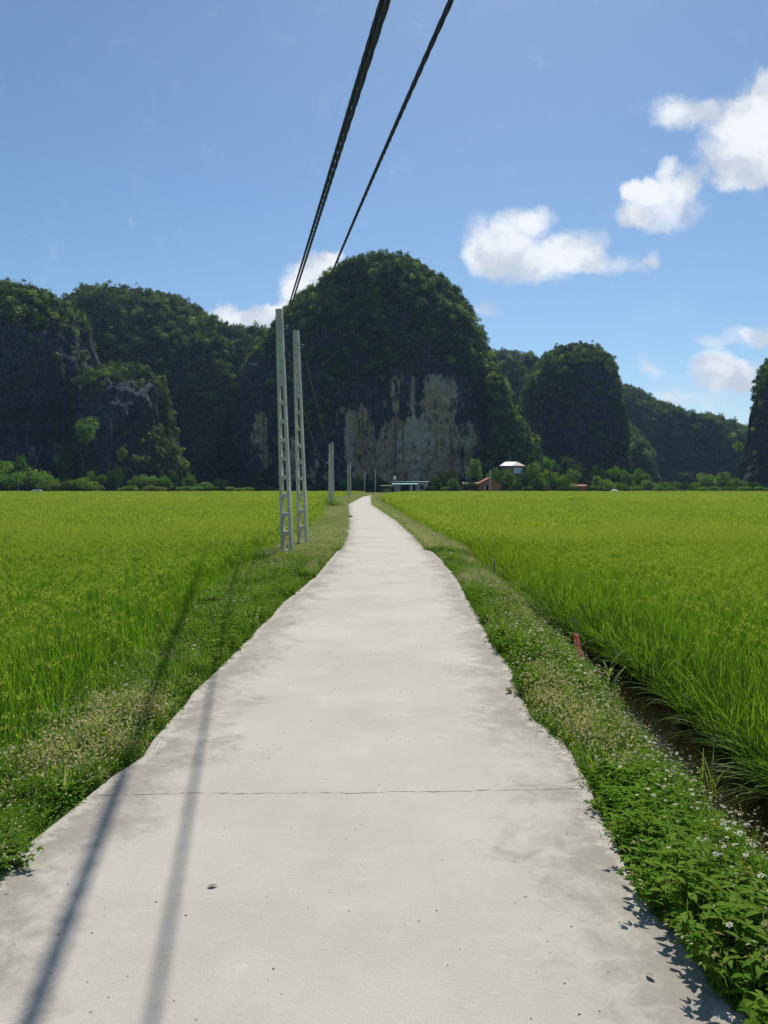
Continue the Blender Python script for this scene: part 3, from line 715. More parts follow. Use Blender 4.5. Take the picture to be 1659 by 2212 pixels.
# plain round posts
def round_post(x, y, h, r_, label, z0=-.1, name='utility_pole'):
    q = empty(name, (x,y,z0)); tag(q, label, 'utility pole', None)
    mb = MB(); mb.tube([(0,0,0),(0,0,h*.5),(0,0,h)], [r_*1.2,r_*1.05,r_*.8], 10); mb.build('shaft', [m_pole], q, smooth=True)
    mb = MB(); mb.box(-.12,.12,-.03,.03,h-.35,h-.29); mb.tube([(.1,0,h-.29),(.1,0,h-.18)], .03, 6); mb.tube([(-.1,0,h-.29),(-.1,0,h-.18)], .03, 6); mb.build('crossarm', [m_galv], q)
    return q
round_post((811-CX)/F*213, 213, 6.3, .10, 'thin round concrete pole standing at the very end of the path')
round_post((1059-CX)/F*221, 221, 6.6, .16, 'pale round concrete pole standing in front of the orange brick house')
round_post((1101-CX)/F*250, 250, 13.0, .05, 'thin mast rising beside the white roofed house on stilts', 0)

# ------------------------------------------------------------------ cables (three or four insulated cores twisted together)
def twisted(name, base, label, core=.0072, helix=.0090, pitch=.62, cores=4, ph=0.0):
    """cores wound round the line base (list of points about 5 cm apart)"""
    mb = MB(); t_ = (base[-1]-base[0]).normalized(); side_ = t_.cross(Vector((0,0,1))).normalized(); up = side_.cross(t_)
    for k in range(cores):
        s_ = 0; pts = []
        for i,b_ in enumerate(base):
            if i: s_ += (b_-base[i-1]).length
            a = 2*PI*(s_/pitch + k/cores + ph) + .8*math.sin(s_*.9+ph*9) + .35*math.sin(s_*2.3+ph*5); pts.append(b_ + side_*(helix*math.cos(a)) + up*(helix*math.sin(a)))
        mb.tube(pts, core, 5)
    o = mb.build(name, [m_black], smooth=True); return tag(o, label, 'cable', 'twisted overhead power cables')
def long_cable(A, px, label, h4=4.05, pitch=.8, ph=0.0):
    """from the pole hook A through the sight line (px, 0), then on over and behind the camera; sags low at y = -10"""
    A = Vector(A); d = ray(px,0); tt = (h4-H)/d[2]; Q = Vector((d[0]*tt, d[1]*tt, h4)); y4 = Q.y
    m_ = .103; c2 = (A.z-h4-m_*(A.y-y4))/(A.y-y4)**2; k2 = m_/(2*(y4+10)); s_ = (Q.x-A.x)/(Q.y-A.y)
    def z(y):
        if y < -10: y = -20-y
        return h4+m_*(y-y4)+(c2 if y > y4 else k2)*(y-y4)**2
    n = 1100; ys_ = [A.y + (-38.0-A.y)*i/n for i in range(n+1)]
    return twisted('power_cable', [Vector((A.x+s_*(y-A.y), y, z(y))) for y in ys_], label, pitch=pitch, ph=ph)
h1 = Vector((P1[0],P1[1],0)) + Vector((math.sin(TIL)*5.5+.13, -.02, 5.55))
h2 = Vector((P2[0],P2[1],0)) + Vector((math.sin(TIL)*5.4+.20, -.02, 5.38))
long_cable(h1+Vector((.0,0,.05)), 826, 'twisted black power cable from the tallest pole, outer strand of the close pair')
long_cable(h1+Vector((.03,0,-.03)), 838.5, 'twisted black power cable of the close pair, the one nearer the lone cable', 4.0, .95, .37)
long_cable(h2, 975, 'lone twisted black power cable running to the pole with the curled hook', 4.05, .72, .6)
tops = lambda o, z=5.4: Vector(o.location) + Vector((.1,0,z))
def span(a, b_, sag, label, r_=.017):
    mb = MB(); n = 40; mb.tube([a.lerp(b_,i/n)-Vector((0,0,4*sag*(i/n)*(1-i/n))) for i in range(n+1)], r_, 6)
    m_ = mb.build('power_cable', [m_cable2], smooth=True); return tag(m_, label, 'cable', 'sagging spans between the farther poles')
m_cable2 = solid('cable_grey', (.10,.105,.10), .6, .2, 10)
span(h2+Vector((.02,0,-.15)), tops(p3b,5.3), .9, 'grey cable sagging from the hooked pole to the taller pole of the second pair')
span(h1+Vector((.02,.1,-.6)), tops(p3a,4.6), 1.5, 'grey cable sagging lowest from the tallest pole to the second pair')
span(tops(p3b,5.3), tops(p4b,5.3), .9, 'grey cable sagging between the second and third pole pairs')
span(tops(p4b,5.3), tops(p5,5.3), .9, 'grey cable sagging between the third pole pair and the single distant pole')

# ------------------------------------------------------------------ karst hills
m_hill, t, out = new_mat('limestone_hill')
b = t.n('ShaderNodeBsdfPrincipled'); p = t.pos()
pale = t.attr('pale'); veg = t.attr('veg')
st1 = t.noise(t.scalev(p,(1,1,.07)), .33, 7, .68, .4)
st2 = t.noise(t.scalev(p,(1,1,.05)), 1.3, 5, .7)
dark = t.mix(t.ramp(t.noise(p, .35, 6, .7), .35, .7), (.020,.030,.044), (.095,.110,.122))
dark = t.mix(t.math('MULTIPLY', t.ramp(st2,.55,.66), .75), dark, (.20,.21,.205))
dark = t.mix(t.math('MULTIPLY', t.ramp(t.noise(p, 1.1, 5, .75), .60, .70), .5), dark, (.15,.16,.16))
och = t.mix(t.ramp(t.noise(t.scalev(p,(1,1,.3)), .11, 4, .6), .42, .58), (.66,.60,.46), (.60,.46,.27))
och = t.mix(t.math('MULTIPLY', t.ramp(t.noise(p, .5, 6, .7), .45, .7), .55), och, (.20,.18,.14))
och = t.mix(t.ramp(st2, .38, .30), och, (.05,.055,.055))
lowf = t.noise(p, .06, 5, .65)
palef = t.math('ADD', t.math('ADD', pale, t.math('MULTIPLY_ADD', st1, 2.3, -1.2)), t.math('MULTIPLY_ADD', lowf, 1.5, -.75))
drip = t.noise(t.scalev(p,(1,1,.035)), .55, 6, .75, .3)
och = t.mix(t.math('MULTIPLY', t.ramp(drip, .50, .60), .85), och, (.055,.06,.062))
och = t.mix(t.math('MULTIPLY', t.ramp(t.noise(t.scalev(p,(1,1,.05)), .9, 5, .7), .58, .68), .7), och, (.72,.67,.54))
c = t.mix(t.ramp(palef, .36, .50), dark, och)
c = t.mix(t.ramp(t.math('ADD', veg, t.math('MULTIPLY_ADD', t.noise(p, .28, 5, .7), 1.0, -.5)), .45, .62), c, (.016,.034,.020))
t.L.new(c, b.inputs['Base Color']); b.inputs['Roughness'].default_value = .95; b.inputs['Specular IOR Level'].default_value = .1
bn = t.n('ShaderNodeBump'); bn.inputs['Strength'].default_value = 1.0; bn.inputs['Distance'].default_value = 1.6
t.L.new(t.math('ADD', t.noise(p, .5, 8, .72), t.noise(t.scalev(p,(1,1,.15)), .9, 6, .7)), bn.inputs['Height']); t.L.new(bn.outputs[0], b.inputs['Normal']); t.L.new(b.outputs[0], out.inputs[0])

def clump(seed, nq, qs, flat=.75, mats=None, m=0, lobes=5):
    """unit-radius leafy mass: leaf faces gathered into a few uneven lobes"""
    random.seed(seed); pb = PB(); L_ = []
    for i in range(lobes):
        a = rr(0,2*PI); q = rr(.15,.6); L_.append((q*math.cos(a), q*math.sin(a), rr(.2,.75)*flat, rr(.3,.52)))
    L_.append((0,0,.4*flat,.6))
    for i in range(nq):
        lx,ly,lz,lr = random.choice(L_); d = Vector((random.gauss(0,1),random.gauss(0,1),random.gauss(.25,1))).normalized()
        rad = lr*(rr(.55,1.0)**.5)*rr(.8,1.3); c_ = Vector((lx,ly,lz)) + Vector((d.x,d.y,d.z*flat))*rad
        nrm = (d + Vector((rr(-.7,.7),rr(-.7,.7),rr(-.3,.9)))); s_ = qs*rr(.6,1.3)
        pb.quad(c_, nrm, (rr(-1,1),rr(-1,1),rr(-.6,.3)), s_, s_*rr(.45,.8), m)
    return pb.mesh('leaf_mass', mats or [m_bush])
m_bush = leafy('hill_leaf', (.065,.140,.040), (.165,.265,.075), transl=.42, gloss=.02, pscale=.05, c3=(.10,.155,.035))
m_bushL = leafy('hill_leaf_light', (.15,.26,.065), (.24,.35,.10), transl=.45, gloss=.03)
m_bushD = leafy('hill_scrub_dark', (.034,.074,.034), (.095,.160,.060), transl=.38, gloss=.0)
BUSHES = [clump(500+i, 150, .12, .8+.2*(i%3), [m_bushD if i<3 else m_bush], lobes=3+i%3) for i in range(5)] + [clump(520+i, 150, .12, .9, [m_bushL], lobes=4) for i in range(2)]

def hill(label, outline, D, depth, seed, ns=240, nv=90, amp=1.0, qz=.5, qx=.75, vegn=3000, bush=(1.2,2.6), pale=None, vegbase=.5, fl=1.0, vlabel=None, bare=None, light=.12):
    vegn = int(vegn*1.9); bush = (bush[0]*.55, bush[1]*.78)
    P = [atd(px,py,D) for px,py in outline]; x = np.array([p[0] for p in P]); z = np.maximum(np.array([p[2] for p in P]), -1.0)
    z[0] = -1; z[-1] = -1
    s = np.concatenate([[0],np.cumsum(np.hypot(np.diff(x),np.diff(z)))]); q = np.linspace(0,s[-1],ns)
    x = np.interp(q,s,x); z = np.interp(q,s,z)
    k = np.array([1,2,3,2,1])/9.0
    for _ in range(2):
        x[2:-2] = np.convolve(x,k,'valid'); z[2:-2] = np.convolve(z,k,'valid')
    xc = (x[0]+x[-1])/2
    nf = int(nv*.78); a = np.concatenate([np.linspace(0,1,nf)**2.6*PI/2, PI - (np.linspace(1,0,nv-nf+1)[1:]**2.2)*PI/2]); g = np.sin(a)
    yv = D - np.cos(a)*depth
    X = xc + (x-xc)[None,:]*(g**qx)[:,None]; Zg = -1+(z+1)[None,:]*(g**qz)[:,None]; Yg = np.repeat(yv[:,None],ns,1)
    Pt = np.stack([X,Yg,Zg],-1)
    du = np.gradient(Pt,axis=1); dv = np.gradient(Pt,axis=0); N = np.cross(du,dv); N /= np.linalg.norm(N,axis=-1,keepdims=True)+1e-9
    c_ = np.array([xc,D,np.max(z)*.3]); sg = np.sign(np.sum(N*(Pt-c_),-1).mean()); N *= sg if sg else 1; N[0] = N[1]; N[-1] = N[-2]
    Q = Pt+seed*37.0
    big = fbm(Q*np.array([.035,.035,.03]),3,seed); rid = 1-2*np.abs(fbm(Q*np.array([.11,.11,.018]),4,seed+3))
    ledge = fbm(Q*np.array([.05,.05,.16]),4,seed+5); sml = fbm(Q*.4,3,seed+9)
    Pt = Pt + N*(amp*(5.2*big + 3.2*fl*(rid-.5) + 2.6*ledge + 1.3*sml))[...,None]
    # keep the skyline at its surveyed height: even out what the bulges added
    ou = np.array([(px-CX)/F for px,_ in outline]); ov = np.array([P[i][2]-H for i in range(len(P))])/D
    k0 = np.concatenate([[True], np.diff(ou)>0]); ouu, ovv = ou[k0], ov[k0]
    for _ in range(3):
        U = Pt[...,0]/Pt[...,1]; Vv = (Pt[...,2]-H+1.0)/Pt[...,1]; nb = 70; lo,hi = ouu.min(),ouu.max()
        b_i = np.clip(((U-lo)/(hi-lo)*nb).astype(int),0,nb-1); env = np.full(nb,-1.0); np.maximum.at(env,b_i.ravel(),Vv.ravel())
        cen = lo+(np.arange(nb)+.5)/nb*(hi-lo); tv = np.interp(cen,ouu,ovv); f_ = np.clip(tv/np.maximum(env,1e-3),.72,1.12)
        f_ = np.convolve(np.pad(f_,2,mode='edge'),np.ones(5)/5,'valid'); Pt[...,2] = (Pt[...,2]+1)*np.interp(U,cen,f_)-1
        ap = int(np.argmax(ov)); lv,lu = ov[:ap+1],ou[:ap+1]; rv,ru = ov[ap:][::-1],ou[ap:][::-1]
        U = Pt[...,0]/Pt[...,1]; Vv = (Pt[...,2]-H)/Pt[...,1]; nv_ = 36; vt = ov.max(); bv = np.clip((Vv/vt*nv_).astype(int),0,nv_-1)
        eL = np.full(nv_,9.0); eR = np.full(nv_,-9.0); np.minimum.at(eL,bv.ravel(),U.ravel()); np.maximum.at(eR,bv.ravel(),U.ravel())
        cv = (np.arange(nv_)+.5)/nv_*vt; ua = ou[ap]
        tL = np.interp(cv, np.maximum.accumulate(lv), lu); tR = np.interp(cv, np.maximum.accumulate(rv), ru)
        m1_,m2_ = D/(D-depth*.5)*1.2/D, 0
        fL = np.clip((ua-tL-.8/D)/np.maximum(ua-eL,1e-3),.75,1.1); fR = np.clip((tR-ua-.8/D)/np.maximum(eR-ua,1e-3),.75,1.1); fL[-5:] = fL[-6]; fR[-5:] = fR[-6]
        ks = np.ones(5)/5; fL = np.convolve(np.pad(fL,2,mode='edge'),ks,'valid'); fR = np.convolve(np.pad(fR,2,mode='edge'),ks,'valid')
        ff = np.where(U<ua, np.interp(Vv,cv,fL), np.interp(Vv,cv,fR)); xa_ = ua*D
        Pt[...,0] = xa_+(Pt[...,0]-xa_)*ff
    Pt[...,2] = np.where(Zg<-.5, -1.5, Pt[...,2])
    du = np.gradient(Pt,axis=1); dv = np.gradient(Pt,axis=0); N2 = np.cross(du,dv); ar = np.linalg.norm(N2,axis=-1); N2 = N2/(ar[...,None]+1e-9)*sg
    pl = np.zeros(X.shape); front = (Pt[...,1] < D)
    if pale is not None:
        for (px,py,rx,ry,wt) in pale:
            cx_,_,cz_ = atd(px,py,D); sx,sz = rx/F*D, ry/F*D
            pl = np.maximum(pl, wt*np.clip(1.35-np.sqrt(((Pt[...,0]-cx_)/sx)**2+((Pt[...,2]-cz_)/sz)**4*1.0),0,1))
        pl *= front
    vg = vegbase-.12 + .65*N2[...,2] + .75*fbm(Q*.045,3,seed+20) + .75*fbm(Q*np.array([.22,.22,.13]),3,seed+21) - 1.3*pl
    zmax = Pt[...,2].max(); vg += .25*sm(Pt[...,2]/zmax,.5,1.0)
    if bare is not None:
        for (px,py,rx,ry,wt) in bare:
            cx_,_,cz_ = atd(px,py,D); sx,sz = rx/F*D, ry/F*D
            vg -= wt*np.clip(1.3-np.sqrt(((Pt[...,0]-cx_)/sx)**2+((Pt[...,2]-cz_)/sz)**2),0,1)
    o = link('hill', mesh_of('hill', Pt, gridfaces(len(a),ns), [m_hill], smooth=True, attrs={'pale':pl.ravel(),'veg':np.clip(vg,0,1).ravel()}))
    tag(o, label, 'hill', kind='structure')
    # shrubs on it
    fr = ((Pt[...,1] < D+depth*.25) & (Pt[...,2] > 0))
    w_ = ar*np.clip((vg-.26)*2.2,0.03,1)**1.4*fr; w_ = w_.ravel(); w_ /= w_.sum()
    rg = np.random.default_rng(seed); ii = rg.choice(len(w_), vegn, p=w_)
    base = Pt.reshape(-1,3)[ii] + rg.normal(0,.8,(vegn,3)); NN = N2.reshape(-1,3)[ii]
    # lean each shrub outward from the slope
    dirv = NN*.6+np.array([0,0,1.0]); dirv /= np.linalg.norm(dirv,axis=-1,keepdims=True)
    th = np.arccos(np.clip(dirv[:,2],-1,1)); ph = np.arctan2(dirv[:,1],dirv[:,0])
    rot = np.zeros((vegn,3)); 
    for j in range(vegn):
        e = (Matrix.Rotation(ph[j],3,'Z') @ Matrix.Rotation(th[j],3,'Y') @ Matrix.Rotation(rg.uniform(0,6.28),3,'Z')).to_euler(); rot[j] = e
    sc = rg.uniform(0,1,vegn)**3.0*(bush[1]*1.25-bush[0]*.8)+bush[0]*.8; sc *= 1+.25*fbm(base*.06,2,seed)
    qq = rg.uniform(0,1,vegn); idx = rg.integers(0,3,vegn); k_ = qq<.42; idx[k_] = rg.integers(3,5,k_.sum()); sc[k_] *= 1.0; k_ = qq<light*.8; idx[k_] = rg.integers(5,7,k_.sum()); sc[k_] *= rg.uniform(.8,1.5,k_.sum())
    sc *= 1-.3*sm(base[:,2]/zmax,.75,1.0)
    v = scatter('hillside_shrubs', BUSHES, base+NN*.2, rot, sc, idx); tag(v, vlabel, 'shrubs', kind='stuff')
    return o, Pt
hill('dark limestone hill with vertical cliffs at the edge of the fields, behind the poles side',
     [(-260,1060),(-270,800),(-240,660),(-160,615),(-60,603),(0,603),(50,613),(100,630),(140,650),(165,672),(195,700),(207,740),(228,790),(240,850),(246,920),(250,980),(256,1060)], 330, 62, 3,
     ns=280, pale=[(90,790,90,40,.35),(30,960,90,60,.5),(200,990,60,40,.35)], bare=[(90,800,130,90,.7),(60,930,130,90,.6)], vegn=4200, vegbase=.36, bush=(1.0,2.8), vlabel='shrubs and creepers clinging to the nearest dark cliff', fl=1.6, light=.16)
hill('steep wooded spur leaning against the near dark cliff',
     [(150,1060),(165,830),(200,800),(240,790),(280,792),(330,806),(352,828),(362,870),(372,905),(393,950),(412,1000),(425,1060)], 318, 42, 5,
     ns=180, bare=[(320,860,50,60,.5),(330,980,50,50,.3),(260,850,60,80,.3)], vegn=3300, vegbase=.42, bush=(1.0,2.8), vlabel='tangled shrubs covering the steep spur', light=.07)
hill('long rounded forest-covered hill behind the near cliff',
     [(20,1060),(60,800),(110,680),(150,640),(180,622),(215,618),(250,615),(320,624),(380,640),(420,665),(470,690),(510,712),(550,711),(590,719),(640,740),(700,790),(740,860),(760,1060)], 450, 90, 7,
     ns=300, amp=1.2, vegn=9500, vegbase=.9, bush=(1.6,3.4), vlabel='even green forest over the long rounded hill', light=.1, qz=.75)
MAIN = [(492,1060),(497,960),(505,860),(520,800),(548,760),(585,715),(620,672),(650,640),(690,610),(722,582),(762,560),(820,548),(870,552),(900,566),(940,588),(975,618),(1002,650),(1026,690),(1044,728),(1056,765),(1064,800),(1074,860),(1082,930),(1088,1000),(1092,1060)]
mh, mainP = hill('tall central limestone dome with a pale ochre cliff above the houses', MAIN, 345, 62, 11, ns=420, nv=150, amp=.95, qz=.42, qx=.7,
     pale=[(890,990,118,66,1.1),(935,890,50,50,.8),(860,890,34,45,.6),(790,975,40,75,.9),(590,970,30,60,.42),(668,1005,45,45,.5),(985,985,20,70,.75),(720,1010,40,40,.5)],
     bare=[(700,880,110,110,.55),(560,930,70,100,.55),(890,940,130,110,.6),(1020,880,25,110,.6),(860,760,60,40,.15)], vegn=8500, vegbase=.47, bush=(1.0,2.9), vlabel='shrubs and small trees scattered over the tall central dome', fl=1.2, light=.14)
hill('green wooded buttress beside the tall central dome',
     [(1010,1060),(1030,900),(1048,810),(1062,785),(1082,830),(1105,880),(1135,930),(1158,970),(1166,1010),(1170,1060)], 318, 34, 13, ns=160,
     bare=[(1030,900,16,90,.7)], vegn=3600, vegbase=.85, bush=(1.1,2.8), vlabel='bright shrubs covering the wooded buttress', light=.3)
hill('low green hill seen in the gap between the dome and the smaller tower',
     [(960,1060),(1000,800),(1040,765),(1070,758),(1112,760),(1150,767),(1180,790),(1225,850),(1260,1060)], 560, 90, 17, ns=160,
     vegn=3800, vegbase=.9, bush=(1.8,3.6), vlabel='forest over the green hill in the gap', light=.1, qz=.7)
hill('smaller dark limestone tower with sheer sides',
     [(1108,1060),(1114,940),(1124,880),(1134,845),(1150,805),(1165,780),(1185,760),(1210,750),(1250,744),(1284,749),(1308,768),(1322,795),(1330,830),(1338,880),(1350,920),(1357,960),(1359,1060)], 410, 58, 19, ns=240, qz=.42,
     pale=[(1335,970,26,90,.7),(1320,1000,40,50,.5)], bare=[(1230,840,60,70,.35)], vegn=4600, vegbase=.48, bush=(1.1,2.9), vlabel='dark shrubs on the smaller limestone tower', light=.06, fl=1.3)
hill('green slope at the foot of the smaller limestone tower',
     [(1290,1060),(1310,960),(1345,918),(1368,928),(1392,955),(1408,1000),(1416,1060)], 500, 50, 23, ns=100, vegn=1500, vegbase=.95, bush=(1.8,3.4), vlabel='soft green shrubs at the foot of the tower', light=.2, qz=.8)
hill('long dark ridge falling away in the distance',
     [(1220,1060),(1270,900),(1310,838),(1345,830),(1372,838),(1400,858),(1440,878),(1500,892),(1550,905),(1600,923),(1660,945),(1720,975),(1790,1060)], 640, 110, 29, ns=260, amp=1.3,
     vegn=6500, vegbase=.8, bush=(2.0,4.0), vlabel='shrubs over the long dark distant ridge', light=.05, qz=.6)
hill('sheer dark limestone cliff cut by the photo edge past the far ridge',
     [(1600,1060),(1603,990),(1610,930),(1612,890),(1628,850),(1636,815),(1652,785),(1690,765),(1760,745),(1850,770),(1930,880),(1970,1060)], 330, 55, 31, ns=220,
     pale=[(1625,1010,30,40,.4)], vegn=3300, vegbase=.42, bush=(1.0,2.6), vlabel='shrubs on the sheer dark cliff past the far ridge', light=.08)

# ------------------------------------------------------------------ trees
m_bark = solid('bark', (.11,.085,.06), .95, .35, 8, bump=.5)
def crown_mesh(seed, mat, nl=1500, leaf=.055, flat=.8, lobes=9):
    random.seed(seed); pb = PB(); L_ = []
    for i in range(lobes):
        d = Vector((random.gauss(0,1),random.gauss(0,1),random.gauss(.1,.8))).normalized()*rr(.3,.68)
        L_.append((d.x, d.y, d.z*flat, rr(.22,.42)))
    L_.append((0,0,-.05,.5))
    for i in range(nl):
        lx,ly,lz,lr = random.choice(L_); d = Vector((random.gauss(0,1),random.gauss(0,1),random.gauss(.2,1))).normalized()
        rad = lr*rr(.6,1.12); c_ = Vector((lx,ly,lz)) + Vector((d.x,d.y,d.z*.8))*rad
        pb.quad(c_, d + Vector((rr(-.8,.8),rr(-.8,.8),rr(-.2,1.0))), (rr(-1,1),rr(-1,1),rr(-1,.2)), leaf*rr(.6,1.4), leaf*rr(.35,.7))
    return pb.mesh('crown', [mat])
def trunk_mesh(seed):
    random.seed(seed); mb = MB(); lean = (rr(-.08,.08), rr(-.08,.08))
    mb.tube([(0,0,0),(lean[0]*.5,lean[1]*.5,.5),(lean[0],lean[1],1.0),(lean[0]*1.2,lean[1]*1.2,1.5)], [.085,.065,.05,.02], 7)
    for i in range(4):
        a = rr(0,6.28); z = rr(.6,1.0); mb.tube([(lean[0]*z,lean[1]*z,z),(lean[0]*z+math.cos(a)*.22,lean[1]*z+math.sin(a)*.22,z+.3),(lean[0]*z+math.cos(a)*.42,lean[1]*z+math.sin(a)*.42,z+.65)], [.035,.024,.01], 5)
    return mb.mesh('trunk', [m_bark], True)
TM = {
 'dark': leafy('tree_leaf_dark', (.04,.09,.03), (.075,.14,.04), .35, .0),
 'mid': leafy('tree_leaf_green', (.095,.19,.04), (.14,.26,.06), .45, .0),
 'bright': leafy('tree_leaf_bright', (.15,.28,.05), (.20,.34,.06), .45, .0),
 'pale': leafy('tree_leaf_pale', (.16,.28,.09), (.21,.34,.12), .45, .0),
 'yellow': leafy('shrub_leaf_yellow', (.13,.19,.035), (.17,.22,.05), .4, .0),
 'brown': leafy('tree_leaf_brown', (.075,.085,.03), (.11,.11,.045), .3, .0)}
CR = {k:[crown_mesh(600+31*i+j, m_, 1500, .06) for j in range(3)] for i,(k,m_) in enumerate(TM.items())}
TR = [trunk_mesh(700+i) for i in range(4)]
cnt = 0
def tree(px, top, wpx, Y, tone, label, base=None, name=None, group=None, cat='tree', rot=None):
    """px: middle, top: crown top line, wpx: crown width on the photo grid; stands on the ground at distance Y"""
    global cnt; cnt += 1
    x,_,zt = atd(px, top, Y); zb = .0 if base is None else atd(px, base, Y)[2]
    hgt = zt - zb; w_ = wpx/F*Y/2
    shrub = name in ('shrub','bush')
    q = empty(name or 'tree', (x,Y,zb), cnt*1.7 if rot is None else rot); tag(q, label, cat if not shrub else 'shrub', group)
    low = shrub or hgt < 10; ch = min(hgt*(1.0 if low else .86), w_*3.0); rad_z = ch/2
    cm = link('crown', CR[tone][cnt%3], q, (0,0,hgt-rad_z*.98)); cm.scale = (w_*1.2, w_*1.1, rad_z*1.28)
    th_ = max(hgt-ch*.75,.5); tm = link('trunk', TR[cnt%4], q, (0,0,-.1)); k = min(w_, hgt)*.9; tm.scale = (k*.7,k*.7,(hgt*.62)/1.0 if not shrub else hgt*.45)
    return q
T = tree
# under the near cliff, from the photo edge inwards
T(-70,985,90,262,'mid','dark green tree outside the far corner of the field')
T(38,977,52,256,'mid','round green tree standing highest in the cluster at the near cliff foot')
T(-5,990,70,244,'bright','bright green tree cut by the photo edge at the near cliff foot')
T(62,1002,86,240,'bright','broad bright green tree in the middle of the cluster at the near cliff foot')
T(20,1018,80,232,'mid','low spreading green tree in front of the cluster at the near cliff foot',name='tree')
T(104,1022,54,233,'bright','bright green rounded tree closing the cluster beside the pale shrubs')
T(123,1035,44,229,'yellow','yellow-green shrub between the bright cluster and the long pale thicket',name='shrub')
T(152,1033,50,230,'yellow','pale yellow-green shrub, first of the long thicket at the field edge',name='shrub')
T(186,1031,60,231,'bright','bright low shrub in the middle of the long thicket at the field edge',name='shrub')
T(212,1043,40,227,'yellow','low pale shrub in front of the dark round tree',name='shrub')
T(205,1012,46,243,'mid','green bushy tree behind the long pale thicket')
T(246,1005,48,240,'dark','dark round tree standing alone against the cliff foot')
T(185,898,68,268,'mid','big light-green tree growing halfway up the dark cliff',base=985)
T(262,960,30,272,'yellow','small yellow-green tree on the rock above the dark round tree',base=1010)
T(292,1024,44,236,'mid','mid-green bush right beside the dark round tree',name='bush')
T(322,1018,46,240,'pale','pale green bush between two darker ones under the spur',name='bush')
T(352,1022,40,238,'mid','green bush under the middle of the spur',name='bush')
T(376,1008,40,246,'dark','dark green bush rising where the spur ends',name='bush')
T(410,1022,34,242,'mid','narrow green bush just past the end of the spur',name='bush')
T(440,1036,44,240,'pale','low pale bush before the gap in the hills',name='bush')
T(478,1032,40,244,'dark','dark bush at the foot of the central dome, nearest the gap',name='bush')
T(330,1044,60,226,'yellow','long low yellow-green shrub at the field edge under the spur',name='shrub')
T(275,1046,50,226,'bright','low bright shrub at the field edge under the dark round tree',name='shrub')
for i,(a,bb) in enumerate([(395,1046),(425,1048),(455,1046),(500,1048),(535,1050),(570,1048),(598,1050)]):
    T(a,bb,40,228+i%3*2,('pale','bright','mid')[i%3],'low scrubby shrub in the thin hedge along the far field edge, before the poles',name='shrub',group='low hedge shrubs along the far field edge')
# around the path end
T(690,1040,50,240,'dark','dark bush between the two near poles and the second pair',name='bush')
T(745,1030,44,232,'mid','leafy bush behind the third pole pair',name='bush')
T(772,1026,40,230,'mid','rounded bush between the third pole pair and the single distant pole',name='bush')
T(800,1030,36,232,'dark','dark bush directly behind the path end',name='bush')
T(824,1030,38,236,'dark','dark bush between the path end and the teal-roofed building',name='bush')
# village
T(945,1026,36,232,'dark','dark bushy tree against the end wall of the teal-roofed building')
T(976,1003,44,246,'brown','brownish tree at the cliff foot between the two houses')
T(955,1012,34,244,'dark','small dark tree behind the teal-roofed building')
T(982,1029,36,231,'mid','green tree between the teal-roofed building and the brick house')
T(1014,1033,40,226,'dark','bluish dark shrub hiding the side of the brick house',name='shrub')
T(1029,979,46,250,'pale','tall pale green tree rising behind the brick house')
T(1070,1003,40,246,'mid','green tree right behind the brick house roof')
T(1098,1011,34,236,'mid','green tree between the brick house and the dark thicket')
T(1078,1030,26,232,'dark','dark small tree tucked behind the brick house gable')
T(1138,1008,56,236,'dark','dark spreading tree below the white roofed house')
T(1150,996,46,244,'mid','grey-green tree beside the white roofed house')
T(1118,1036,34,226,'dark','low dark tree in front of the white roofed house')
T(1160,1030,40,228,'dark','deep dark tree beside the big bright village tree')
T(1187,977,34,250,'bright','leaning bright bamboo clump rising above the village trees')
T(1190,1008,58,236,'bright','big bright green tree with a wide flat crown, first half nearest the bamboo')
T(1232,1012,56,234,'bright','bright green wide tree over the small brick hut')
T(1238,1040,26,222,'bright','round bright shrub hiding one end of the small brick hut',name='shrub')
T(1264,1026,30,232,'brown','brownish shrub beside the small brick hut',name='shrub')
T(1294,1000,44,250,'dark','dark tree at the foot of the smaller tower')
T(1326,1000,28,246,'bright','slim bright tree at the foot of the smaller tower')
T(1290,1020,34,238,'pale','pale dusty shrub below the dark tree at the tower foot',name='shrub')
T(1318,1034,46,230,'bright','bright rounded bush behind the white heap',name='bush')
T(1352,1012,40,244,'mid','green tree between the tower foot and the low pale trees')
T(1384,1006,50,250,'mid','leafy green tree under the green slope')
T(1402,1030,46,238,'pale','pale bushy tree in front of the leafy one under the green slope')
T(1438,1040,40,238,'mid','low green bush in the dip before the distant ridge',name='bush')
T(1470,1036,40,236,'mid','green bush beneath the lone palm',name='bush')
T(1499,1040,30,234,'bright','small bright bush between the lone palm and the broad pale tree',name='bush')
T(1524,1014,50,246,'pale','broad pale green tree before the distant ridge')
T(1560,1010,54,240,'pale','large pale green tree standing against the dark cut-off cliff')
T(1590,1030,44,236,'mid','green tree at the base of the dark cut-off cliff')
T(1630,1036,50,238,'dark','dark tree by the photo edge at the dark cut-off cliff')
T(1594,948,24,292,'bright','bright yellow-green tree clinging to the side of the cut-off cliff',base=990)
for i,(a,bb) in enumerate([(1350,1044),(1372,1046),(1424,1048),(1452,1048),(1512,1049),(1545,1047),(1575,1048),(1608,1047),(1645,1048)]):
    T(a,bb,36,228+i%3*2,('mid','bright','pale')[i%3],'low scrubby shrub in the hedge between the far rice edge and the distant ridge',name='shrub',group='low hedge shrubs before the distant ridge')
for i,(a,bb) in enumerate([(930,1049),(962,1050),(1000,1050),(1108,1050),(1142,1049),(1175,1050),(1215,1050),(1283,1048)]):
    T(a,bb,30,225+i%2*1.5,('dark','mid','brown')[i%3],'low scrubby shrub in front of the village houses and trees',name='shrub',group='low shrubs in front of the village')
